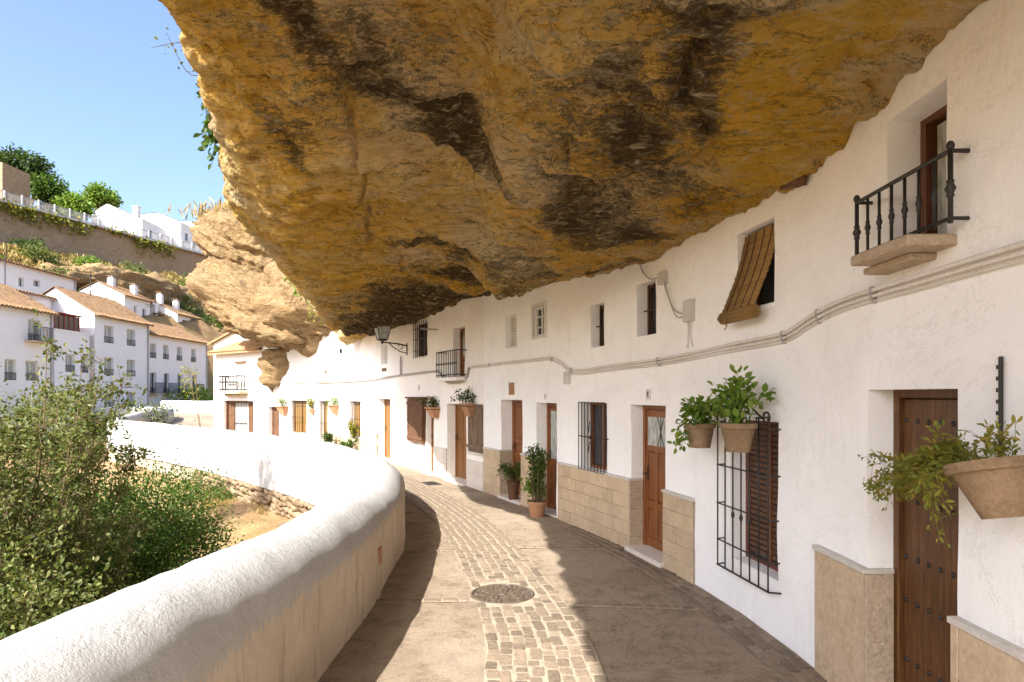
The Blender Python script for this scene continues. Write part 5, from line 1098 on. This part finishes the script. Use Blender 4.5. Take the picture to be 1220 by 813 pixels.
shrub('gorge_bush', 'leafy olive shrub filling the gorge edge close to the low parapet', (-4.75, 6.2, -2.6), [(-.4, .1, 2.2, .9, 1.0, .9), (.2, .9, 1.5, .75, 1.0, .8), (-.9, -.5, 2.3, .8, .9, .8), (.2, -.7, 1.5, .7, .9, .9), (-.1, 1.9, 1.3, .8, .8, .7)], 26000, .060, 'leaf_olive', 92, stems=24)
shrub('gorge_bush', 'mid green thicket behind the tall loose tree in the gorge', (-8.7, 9.5, -3.0), [(0, 0, 3.2, 1.5, 1.6, 1.5), (-1.5, -1, 3.0, 1.4, 1.4, 1.4), (.8, .5, 1.8, 1.2, 1.2, 1.2)], 13000, .09, 'leaf_olive', 93, stems=20)
shrub('gorge_bush', 'low bright green weeds at the gorge edge against the parapet foot', (-3.9, 9.1, -1.7), [(0, 0, .55, .7, .9, .4), (-.6, .6, .45, .6, .7, .35), (.1, -1.1, .6, .5, .7, .4)], 5200, .06, 'leaf_bright', 94, stems=8, r=.012)
shrub('gorge_bush', 'dark bushes filling the gorge bottom behind the dense dark bush', (-10.0, 14.5, -3.2), [(0, 0, 1.9, 2.0, 1.8, 1.5), (-2.2, 1, 2.0, 1.8, 1.8, 1.6), (1.3, -.8, 1.2, 1.2, 1.2, 1.0)], 9000, .11, 'leaf_dark', 95, stems=14)
shrub('gorge_bush', 'thin leafy sapling growing against the outer white face of the parapet', (-9.6, 19.6, -1.9), [(0, 0, 1.1, .8, .6, .7), (.9, -.3, .8, .6, .5, .5)], 2200, .08, 'leaf_green', 96, stems=10, r=.015)
shrub('gorge_bush', 'grey green thicket in front of the terrace houses', (-20, 36, -3.5), [(-3, 2, 3.4, 2.6, 2.4, 1.9), (-6, 0, 3.6, 2.6, 2.4, 2.2), (-9, 3, 3.2, 2.6, 2.4, 2.2)], 8000, .2, 'leaf_olive', 97, stems=14, r=.06)
g = random.Random(19); base = (-11.6, 10.2, -4.2); st = [[(0, 0, 0), (.05, 0, 4), (.0, .05, 8), (.05, 0, 12.6)]]
for k in range(60): z_ = g.uniform(7.2, 11.6); a_ = g.uniform(0, 6.28); L = g.uniform(.3, 1.5); st.append([(0.02, 0, z_), (math.cos(a_) * L * .5, math.sin(a_) * L * .5, z_ + .5), (math.cos(a_) * L * .8, math.sin(a_) * L * .8, z_ + 1.2)])
o = thing('poplar_tree', 'slender poplar standing in the gorge whose thin crown shades the parapet', 'tree', base); Wt = Matrix.Translation(base)
mb, P, Dv = stems_leaves(st, 120, .08, .03, 78, .2, .03, .4, .45, twigs=10, tl_len=.3); put('trunk', mb.me('trunk', True), Wt, o, 'bark'); put('crown', leaf_me('crown', P, .075, up_bias=.35, droop=.25, dirs=Dv, seed=78, slim=.8), Wt, o, 'leaf_olive')
# grass tufts on the bank (nobody could count them)
gp = np.stack([rng.uniform(-9, -2.6, 5200), rng.uniform(7, 21, 5200)], 1); dd_ = para_side(gp[:, 0], gp[:, 1]); dens = fbm(np.stack([gp[:, 0] * .6, gp[:, 1] * .6, gp[:, 0] * 0 + 2], -1), 3)
gp = gp[(dd_ > .42) & (dd_ < 5) & (dens > .12)]; gzv = terrain_z(gp[:, 0], gp[:, 1]); P = np.repeat(np.c_[gp, gzv - .02], 7, 0) + rng.normal(size=(len(gp) * 7, 3)) * np.array([.05, .05, .0])
blade = np.array([(0, 0, 0), (.05, .3, .01), (.04, .7, .0), (0, 1, -.02), (-.04, .7, .0), (-.05, .3, .01)])
V, F = leaves(P, .16, shape=blade, dirs=np.tile([0, 0, 1.], (len(P), 1)), jitter=.35, seed=12); o = put('grass', mesh_np('grass', V, F), None, None, 'straw', 'stuff')
o['label'] = 'dry straw coloured grass tufts on the earth bank below the parapet'; o['category'] = 'grass'
# loose stones on the bank
for k in range(16):
    x_, y_ = random.uniform(-5.4, -2.9), random.uniform(10.4, 15.0)
    if para_side(np.array([x_]), np.array([y_]))[0] < .75: continue
    s_ = random.uniform(.12, .42); o = put('loose_stone', STONE[k % 10], Matrix.Translation((x_, y_, tz(x_, y_) + s_ * .12)) @ Matrix.Rotation(random.uniform(0, 6), 4, 'Z') @ Matrix.Diagonal((s_ * 1.4, s_, s_ * .7, 1)))
    tag(o, 'loose rough stone lying on the earth bank below the parapet', 'stone', 'stones on the bank')
# plants on the rock lip
def lip_plant(u, label, n, size, mat, seed, spread, dz=.8, lean=0.):
    q = np.array([np.interp(u, uR, lip[:, k]) for k in range(3)]); ou = np.array([np.interp(u, uR, out[:, k]) for k in range(3)]); b_ = q - ou * .05 + np.array([0, 0, dz]); W = Matrix.Translation(b_)
    o = thing('cliff_plant', label, 'plant', world=W); g = random.Random(seed); st_ = []
    for k in range(n):
        f_ = g.uniform(.3, 1); st_.append([(0, 0, 0), tuple(ou * .25 * f_ + np.array([g.uniform(-.1, .1), g.uniform(-.3, .3), .12])), tuple(ou * spread * f_ + np.array([0, g.uniform(-.5, .5) * spread, g.uniform(-.35, .25)])), tuple(ou * spread * 1.3 * f_ + np.array([0, g.uniform(-.7, .7) * spread, g.uniform(-.7, .2) + lean]))])
    plant(o, W, st_, 26, size, mat, seed, .008, .4, .05)
lip_plant(17.6, 'green shrub hanging from the lip of the overhang against the sky', 24, .09, 'leaf_green', 71, .28, .75)
lip_plant(16.6, 'thin pale twig reaching out from the overhang lip into the sky', 3, .04, 'leaf_olive', 72, .6, .9, .3)
lip_plant(14.2, 'wispy creeper sticking out from the upper rim of the overhang', 3, .035, 'leaf_olive', 73, .4, .5, .3)
lip_plant(28.0, 'bright green shrubs rooted in the cleft behind the overhang lip', 26, .11, 'leaf_bright', 74, .55, .75)
lip_plant(29.5, 'small yellow green tuft low in the cleft behind the overhang', 16, .10, 'leaf_yellow', 75, .4, .5)
gpos = np.array([(-13.5, 31.0, 10.6)]) + rng.normal(size=(900, 3)) * np.array([1.0, .7, .12]); V, F = leaves(gpos, .5, shape=blade * np.array([1.4, 1, 1]), dirs=np.tile([0, 0, 1.], (900, 1)), jitter=.6, seed=14)
o = put('grass', mesh_np('grass', V, F), None, None, 'straw', 'stuff'); o['label'] = 'dry golden grass crowning the sunlit cliff bulge'; o['category'] = 'grass'

# ------------------------------------------------------------------ terrace and hillside across the gorge
def rolled(parent, p00, p10, p11, p01, n=40, amp=.09, mat='far_tile', name='roof'):
    """pitched plane with rows of rolled tiles running down the slope and a thick eave; p00-p10 is the eave"""
    a, b, c, d_ = (np.array(q, float) for q in (p00, p10, p11, p01)); s_ = np.linspace(0, 1, n * 4 + 1); t_ = np.linspace(0, 1, 9)
    nn = np.cross(b - a, d_ - a); nn /= np.linalg.norm(nn); nn *= np.sign(nn[2])
    G_ = (a[None, None] * (1 - s_)[:, None, None] + b[None, None] * s_[:, None, None]) * (1 - t_)[None, :, None] + (d_[None, None] * (1 - s_)[:, None, None] + c[None, None] * s_[:, None, None]) * t_[None, :, None]
    h = amp * (np.abs(np.sin(np.pi * n * s_))[:, None] + .25 * fbm(G_ * 2, 2)) + .02 * ((t_ * 8) % 1)[None]
    G_ = G_ + nn * h[..., None]; V = G_.reshape(-1, 3); F = grid_faces(len(s_), 9)
    ev = G_[:, 0] - np.array([0, 0, .14]); V = np.vstack([V, ev]); m_ = len(s_) * 9; F2 = np.array([(i_ * 9, m_ + i_, m_ + i_ + 1, (i_ + 1) * 9) for i_ in range(len(s_) - 1)])
    return put(name, mesh_np('roof', V, np.vstack([F, F2])), None, parent, mat)
def terrace_house(label, X, y0, y1, z0, ze, depth, roof='gable', rise=1.6, wins=(), gwins=(), mat='plaster_far', name='terrace_house', over=.35, group='white houses across the gorge', chim=()):
    o = thing(name, label, 'house', (X, (y0 + y1) / 2, z0), group)
    path = Path([(X, y1), (X, (y0 + y1) / 2), (X, y0)], 4)      # travel towards the camera: normal faces +X
    path.nor = lambda u: np.broadcast_to(np.array([1., 0.]), np.shape(u) + (2,)); path.tan = lambda u: np.broadcast_to(np.array([0., -1.]), np.shape(u) + (2,))
    ops = [(y1 - b, y1 - a, c, d_, .22) for a, b, c, d_ in [w_[:4] for w_ in wins]]
    me = wall_mesh(path, 0, y1 - y0, z0, ze, ops, 1.2, .015); put('facade', me, None, o, mat)
    xr = X - depth / 2; zr = ze + rise
    if roof == 'gable': prof = [(X, ze), (xr, zr), (X - depth, ze)]
    elif roof == 'shed': prof = [(X, ze), (X - depth, zr)]
    else: prof = [(X, ze), (X - depth, ze)]
    pf = [(X, z0)] + prof + [(X - depth, z0)]; k = len(pf)
    V = [(a, y0, b) for a, b in pf] + [(a, y1, b) for a, b in pf]
    put('side_walls', MB().add(V, [tuple(range(k))[::-1], tuple(range(k, 2 * k)), (k - 2, k - 1, 2 * k - 1, 2 * k - 2)] + ([(1, 2, k + 2, k + 1)] if roof == 'flat' else [])).me(), None, o, mat)
    nt = max(6, int((y1 - y0) / .28))
    if roof == 'gable':
        sl_ = rise / (depth / 2); rolled(o, (X + over, y0 - .15, ze - over * sl_ + .06), (X + over, y1 + .15, ze - over * sl_ + .06), (xr, y1 + .15, zr + .06), (xr, y0 - .15, zr + .06), nt)
        rolled(o, (X - depth - over, y0 - .15, ze - over * sl_ + .06), (X - depth - over, y1 + .15, ze - over * sl_ + .06), (xr, y1 + .15, zr + .06), (xr, y0 - .15, zr + .06), nt)
    elif roof == 'shed':
        sl_ = rise / depth; rolled(o, (X + over, y0 - .15, ze - over * sl_ + .06), (X + over, y1 + .15, ze - over * sl_ + .06), (X - depth, y1 + .15, zr + .06), (X - depth, y0 - .15, zr + .06), nt)
    else: boxobj('coping', o, mat, Matrix.Translation((X, 0, ze)), -.12, .06, y0 - .02, y1 + .02, 0, .14)
    for w_ in wins:
        a, b, c, d_ = w_[:4]; rail = w_[4] if len(w_) > 4 else 1; pm = w_[5] if len(w_) > 5 else 'pale_glass'
        W = Matrix.Translation((X - .2, (a + b) / 2, 0)) @ Matrix.Rotation(R(-90), 4, 'Z'); ww = b - a
        wn__ = boxobj('window', o, pm, W, -ww / 2 - .03, ww / 2 + .03, -.05, -.02, c - .03, d_ + .03); casing(wn__, W, ww + .02, c, d_, .07, -.03, .05, 'louvre', True); boxobj('mullion', wn__, 'louvre', W, -.03, .03, -.021, .03, c + .06, d_ - .06)
        if rail: put('railing', MB().box(-ww / 2 - .02, ww / 2 + .02, .19, .215, c + .42, c + .47).box(-ww / 2 - .02, ww / 2 + .02, .19, .215, c, c + .05).me(), W, wn__, 'iron'); [boxobj('baluster', wn__, 'iron', W, -ww / 2 + q * ww / 7 - .012, -ww / 2 + q * ww / 7 + .012, .192, .213, c + .05, c + .42) for q in range(8)]
        if rail == 2:
            b_ = boxobj('balcony', o, 'slab', W, -ww / 2 - .3, ww / 2 + .3, .2, .85, c - .12, c, .02); [put('balcony_rail', MB().box(-ww / 2 - .28, ww / 2 + .28, .8, .83, q, q + .05).me(), W, b_, 'iron') for q in (c + .9, c)]
            [boxobj('baluster', b_, 'iron', W, -ww / 2 - .28 + q * (ww + .56) / 12 - .015, -ww / 2 - .28 + q * (ww + .56) / 12 + .015, .801, .829, c + .05, c + .9) for q in range(13)]
    if y1 - y0 > 3.5:
        boxobj('downpipe', o, 'grey_metal', Matrix.Translation((X + .06, y1 - .25, 0)), -.06, .05, -.05, .05, z0, ze - .05)
        xa_ = X - depth * .45; za_ = ze + rise * .9; put('aerial', MB().tube([(xa_, (y0 + y1) / 2, za_ - .5), (xa_, (y0 + y1) / 2, za_ + 2.0)], .035, 5).tube([(xa_ - .1, (y0 + y1) / 2 - .6, za_ + 1.8), (xa_ + .1, (y0 + y1) / 2 + .6, za_ + 1.8)], .025, 4).tube([(xa_ - .3, (y0 + y1) / 2 - .3, za_ + 1.6), (xa_ + .3, (y0 + y1) / 2 - .3, za_ + 1.6)], .025, 4).me(), None, o, 'iron')
    for (cx_, cy_, h_) in chim:
        cz_ = ze + (rise * (1 - abs(cx_ - xr) / (depth / 2)) if roof == 'gable' else (rise * (X - cx_) / depth if roof == 'shed' else 0)); W = Matrix.Translation((cx_, cy_, cz_))
        ch = boxobj('chimney', o, mat, W, -.28, .28, -.28, .28, -.6, h_, .02); boxobj('chimney_cap', ch, 'far_tile', W, -.36, .36, -.36, .36, h_ + .18, h_ + .26, .01); boxobj('chimney_top', ch, mat, W, -.2, .2, -.2, .2, h_ - .01, h_ + .181)
    return o
terrace_house('big white gabled terrace house with four tall windows across the gorge', -31.4, 48, 55.2, -3, 8.2, 6, 'gable', 1.9, [(a, a + 1.15, c, d_) for a in (49.1, 52.0) for c, d_ in ((6.1, 7.45), (3.6, 4.95), (1.0, 2.3))], chim=[])
terrace_house('long white terrace house with brown tiled eaves and iron balconies over the far street', -32, 55.4, 67.0, -3, 7.5, 6, 'gable', 1.5, [(a, a + .95, 5.35, 6.65) for a in (56.4, 58.5, 60.9, 63.6)] + [(a, a + .95, 2.2, 4.05, 2, 'glass') for a in (56.4, 58.6, 61.0, 63.8)])
terrace_house('white gabled house at the near end of the terrace with one upper balcony', -31.5, 39, 43.8, -3, 7.7, 6.5, 'gable', 1.8, [(41.5, 42.6, 5.6, 7.0, 2), (41.3, 42.4, 3.0, 4.3), (39.6, 40.5, 3.0, 4.3)])
tb = terrace_house('low flat roofed white house between the two gabled terrace houses', -31.5, 43.9, 47.9, -3, 6.5, 6, 'flat', 0, [(45.0, 45.95, 3.7, 4.95), (46.6, 47.4, 3.7, 4.95), (44.2, 44.9, 1.2, 2.4)])
sr = thing('roof_sunroom', 'red framed glazed sunroom on the flat white terrace roof', 'sunroom', (-32.6, 45.8, 6.6)); W = Matrix.Translation((-32.6, 45.8, 6.6))
boxobj('glazing', sr, 'red_frame', W, -.6, .6, -1.3, 1.3, -.1, 1.15)
for k in range(6): boxobj('post', sr, 'red_frame', W, .56, .66, -1.32 + k * .52, -1.26 + k * .52, -.1, 1.2); 
for k in range(5): boxobj('pane', sr, 'glass', W, .59, .62, -1.25 + k * .52, -.81 + k * .52, .15, 1.1)
boxobj('roof', sr, 'red_frame', W, -.75, .8, -1.45, 1.45, 1.2, 1.28)
terrace_house('plain white block rising behind the flat roofed house', -34.6, 43.2, 48.4, -2, 9.3, 4, 'shed', .8, [])
terrace_house('long low white back house with row of tiny windows under the green bank', -42, 49, 61.5, 2, 13.1, 4, 'shed', .5, [(54.3, 54.9, 11.3, 12.1, 0, 'glass'), (56.0, 56.8, 11.6, 12.2, 0, 'glass'), (59.0, 59.9, 10.9, 12.1, 0, 'glass'), (51.2, 51.9, 11.2, 12.0, 0, 'glass')])
terrace_house('small white lean-to between the back houses', -42, 61.7, 66, 2, 11.9, 4, 'shed', .5, [(63.0, 64.2, 10.6, 11.4, 0, 'glass')])
terrace_house('white back house with gable and chimneys above the big terrace roof', -40, 65.8, 71, 2, 12.4, 5.5, 'gable', 1.3, [(67.5, 68.0, 10.7, 11.5, 0, 'glass'), (69.0, 69.7, 10.3, 11.4, 0, 'glass')], chim=[(-40.9, 69.0, 1.0), (-42.2, 67.2, .9)])
terrace_house('white back house furthest along the bank under the dark rock ledge', -38, 72.4, 77.6, 2, 11.3, 5, 'gable', 1.2, [(73.5, 74.1, 9.6, 10.7, 0, 'glass'), (75.0, 75.7, 9.5, 10.6, 0, 'glass')], chim=[(-39.5, 75, 1.0), (-40.4, 73.2, 1.1)])
terrace_house('narrow white house squeezed beside the bank house with tall chimney', -39.5, 71.1, 72.3, 2, 11.0, 4.5, 'shed', .6, [], chim=[(-40.2, 71.7, 1.3)])
terrace_house('white cottage terrace stepping down towards the far street', -35.5, 67.4, 74, -2, 6.8, 5, 'gable', 1.3, [(69, 69.9, 4.4, 5.6), (71.5, 72.4, 4.4, 5.6)])
lump('rock_ledge', (-44.6, 74.5, 14.4), (2.6, 9.0, 1.5), R(-12), 0, 11, 1.3, 1.3, sub=5)
lump('rock_ledge', (-47.0, 67.5, 14.0), (2.0, 4.0, .9), R(-8), 0, 12, 1.3, 1.2, sub=5)
lump('rock_ledge', (-44.0, 84, 13.5), (3, 8.0, 2.6), R(-14), 0, 13, 1.3, 1.4, sub=5)
# retaining wall of the upper road with its railing
UW = Path([(-80, 50.7), (-75, 65), (-68, 85), (-57.5, 115), (-50, 136.4)], 10)
us = np.arange(0, UW.len, .8); zs = np.linspace(19.5, 27.5, 12); U, Z = np.meshgrid(us, zs, indexing='ij')
rw = thing('retaining_wall', 'long brown masonry retaining wall below the upper road', 'wall', tuple(UW.P(UW.len / 2, 0., 20.)))
F_ = grid_faces(len(us), 12)
put('masonry', mesh_np('masonry', UW.P(U, -.9 + .18 * fbm(UW.P(U, 0, Z) * .5, 4) - (Z - 23.5) * -.05, Z), F_, True), None, rw, 'hill_wall')
put('coping', mesh_np('coping', np.concatenate([UW.P(us, -1.35, 27.45), UW.P(us, -1.35, 27.72), UW.P(us, .6, 27.72)]).reshape(3, len(us), 3).transpose(1, 0, 2), grid_faces(len(us), 3)), None, rw, 'cap')
rl_ = thing('railing', 'white post and mesh railing along the top of the retaining wall', 'railing', tuple(UW.P(UW.len / 2, -1.1, 27.7)))
pm_ = MB().box(-.09, .09, -.09, .09, 0, 1.35, .01).me('post'); pm_.materials.append(M['plaster_far'])
u = 14.0; prev = None
while u < UW.len - 12:
    W = UW.frame(u, -1.1, 27.7); put('post', pm_, W, rl_)
    L = 2.2; Wp = UW.frame(u + L / 2, -1.1, 27.7); mb = MB().box(-L / 2 + .09, L / 2 - .09, -.02, .02, 1.18, 1.24).box(-L / 2 + .09, L / 2 - .09, -.02, .02, .12, .17)
    for q in range(17): x_ = -L / 2 + .14 + q * .12; mb.box(x_ - .014, x_ + .014, -.012, .012, .17, 1.18)
    put('mesh_panel', mb.me(), Wp, rl_, 'grey_metal'); u += L
# houses on the upper road
def gable_house(label, prof, y0, y1, z0, wins=(), chim=(), mat='plaster_far', rmat='far_tile'):
    xa = prof[0][0]; xb = prof[-1][0]; o = thing('hill_house', label, 'house', ((xa + xb) / 2, y0, z0), 'houses on the upper road')
    pf = [(xa, z0)] + list(prof) + [(xb, z0)]; k = len(pf); V = [(a, y0, b) for a, b in pf] + [(a, y1, b) for a, b in pf]
    put('wall', MB().add(V, [tuple(range(k)), tuple(range(k, 2 * k))[::-1]] + [(0, k, k + 1, 1), (k - 1, k - 2, 2 * k - 2, 2 * k - 1)]).me(), None, o, mat)
    for i_ in range(1, k - 2): (a, b), (c, d_) = pf[i_], pf[i_ + 1]; rolled(o, (a, y0 - .1, b + .05), (a, y1, b + .05), (c, y1, d_ + .05), (c, y0 - .1, d_ + .05), 12, .05, rmat)
    for (yy, za, zb, w_) in wins:
        W = Matrix.Translation((xb, yy, 0)) @ Matrix.Rotation(R(-90), 4, 'Z'); wn__ = boxobj('window', o, 'glass', W, -w_ / 2, w_ / 2, -.1, .012, za, zb); casing(wn__, W, w_ + .16, za - .08, zb + .08, .09, -.05, .05, 'louvre', True)
    for (cx_, cy_, cz_, h_) in chim: W = Matrix.Translation((cx_, cy_, cz_)); ch = boxobj('chimney', o, mat, W, -.45, .45, -.45, .45, -1, h_, .03); boxobj('chimney_cap', ch, mat, W, -.55, .55, -.55, .55, h_ + .001, h_ + .15, .02)
    return o
gable_house('large white house with broad sunlit gable and square chimney above the railing', [(-72.5, 33.4), (-69.9, 35.0), (-63.8, 32.3)], 110, 118, 26.5, [(112.5, 29.6, 31.0, .9), (115.5, 29.2, 30.6, .9)], [(-65.2, 110.8, 32.6, 2.0)])
gable_house('white flat fronted house behind the large gabled house on the upper road', [(-70, 35.6), (-66, 36.0), (-61.8, 34.2)], 119, 126, 26.5, [(121, 31.2, 32.6, .9), (124, 30.6, 32.0, .9)])
gable_house('small white end house with brown porch roof on the upper road', [(-66, 36.6), (-63, 36.4), (-59.6, 33.8)], 127, 136, 26.5, [(129, 30.6, 32.0, 1.0), (132, 30.6, 32.0, 1.0)])
gable_house('plain brown masonry building with flat top at the upper road', [(-90, 36.2), (-82, 36.0), (-73.5, 35.6)], 92, 97.3, 26.5, [], [], 'hill_wall', 'hill_wall')
# hillside trees and shrubs
ht = lambda x_, y_: tz(x_, y_)
for lab, x_, y_, h_, r_, n_, mt_, sd_ in (('tall dark green tree behind the brown masonry building', -79.5, 104, 9.2, 3.2, 5200, 'leaf_dark', 201), ('round green tree rising behind the large white gabled house', -75.3, 117, 8.4, 2.4, 3600, 'leaf_bright', 202), ('spreading bright green tree leaning over the upper railing', -69.5, 101, 3.4, 2.2, 3200, 'leaf_bright', 203), ('dark tree below the brown building at the railing', -75, 103, 6.2, 2.4, 3000, 'leaf_green', 204)):
    z_ = ht(x_, y_); shrub('hill_tree', lab, (x_, y_, z_), [(0, 0, h_, r_, r_, r_ * .75), (r_ * .5, -.5, h_ - r_ * .45, r_ * .7, r_ * .7, r_ * .5), (-r_ * .55, .5, h_ - r_ * .3, r_ * .7, r_ * .7, r_ * .55)], n_, .55, mt_, sd_, 'trees on the hill', 12, 'tree', .28)
hb = [('broad bright green bush above the long low back house', -46.0, 59.5, 2.6, 'leaf_bright', 211), ('dark green bush spilling over the end of the long low back house', -47.5, 55.5, 2.4, 'leaf_dark', 212), ('green bush growing on the bank above the small lean-to', -46.5, 63.5, 2.4, 'leaf_green', 213), ('dark shrub at the top corner of the bank under the railing', -57, 66, 2.2, 'leaf_dark', 214), ('olive bush on the dry slope below the masonry', -55, 74, 1.8, 'leaf_olive', 215), ('rounded bush near the rock ledge on the slope', -50.5, 78, 1.7, 'leaf_olive', 216), ('pale shrub halfway up the dry slope', -52, 88, 1.8, 'leaf_olive', 217), ('green shrub where slope meets the sunlit cliff', -46, 92, 2.2, 'leaf_green', 218), ('small bush at the foot of the retaining wall', -58.5, 88, 1.5, 'leaf_bright', 219), ('leafy garden bush by the terrace house balconies', -30.0, 60, 1.9, 'leaf_bright', 220), ('olive bush between the end of the terrace and the cliff bulge', -34.5, 79, 2.2, 'leaf_olive', 221), ('green bush above the cottage terrace beside the cliff', -37.5, 82, 2.4, 'leaf_green', 222), ('pale olive scrub below the dark rock ledge', -41.5, 80, 1.8, 'leaf_olive', 223), ('yellow green bush spilling over the rounded rock ledge', -46.8, 69, 1.7, 'leaf_yellow', 224), ('green bush crowning the long rock ledge behind the chimneys', -46.2, 74, 1.9, 'leaf_green', 225), ('yellowing scrub on the bank above the big bright green bush', -50.5, 62, 1.6, 'leaf_yellow', 226), ('dark low bush against the middle of the retaining wall', -60.5, 80, 1.6, 'leaf_dark', 227), ('olive scrub near the retaining wall below the gabled hill house', -56, 94, 1.7, 'leaf_olive', 228)]
for lab, x_, y_, r_, mt_, sd_ in hb:
    z_ = ht(x_, y_) if sd_ != 220 else -1.0; zz_ = r_ * .5 if sd_ != 220 else 2.2
    shrub('hill_bush', lab, (x_, y_, z_), [(0, 0, zz_, r_, r_, r_ * .8), (r_ * .7, -.7 * r_, zz_ * .7, r_ * .7, r_ * .7, r_ * .6), (-r_ * .5, .8 * r_, zz_ * .9, r_ * .7, r_ * .8, r_ * .6)], 1500, .34, mt_, sd_, 'bushes on the hillside', 6, 'bush', .08)
gp = np.stack([rng.uniform(-66, -42, 9000), rng.uniform(52, 112, 9000)], 1); e_ = (gp[:, 0] + 68) * .944 - (gp[:, 1] - 85) * .33; dn_ = fbm(np.c_[gp * .12, gp[:, :1] * 0], 3)
gp = gp[(e_ > 1.4) & (e_ < 30) & (dn_ > -.25)]; P = np.repeat(np.c_[gp, terrain_z(gp[:, 0], gp[:, 1])], 5, 0) + rng.normal(size=(len(gp) * 5, 3)) * np.array([.3, .3, .0])
V, F = leaves(P, .8, shape=blade * np.array([2.4, 1, 1]), dirs=np.tile([0, 0, 1.], (len(P), 1)), jitter=.5, seed=18); o = put('grass', mesh_np('grass', V, F), None, None, 'straw', 'stuff'); o['label'] = 'dry golden grass covering the slope below the retaining wall'; o['category'] = 'grass'
ip = UW.P(rng.uniform(14, UW.len - 12, 700), -1.35, 27.4); ip[:, 2] -= np.abs(rng.normal(size=700)) * .8; ip = np.repeat(ip, 4, 0) + rng.normal(size=(2800, 3)) * .35; keep = fbm(ip * .15, 2) > 0
V, F = leaves(ip[keep], .45, droop=.6, seed=19); o = put('foliage', mesh_np('creeper', V, F), None, None, 'leaf_yellow', 'stuff'); o['label'] = 'yellow green creeper trailing over the top of the retaining wall'; o['category'] = 'creeper'
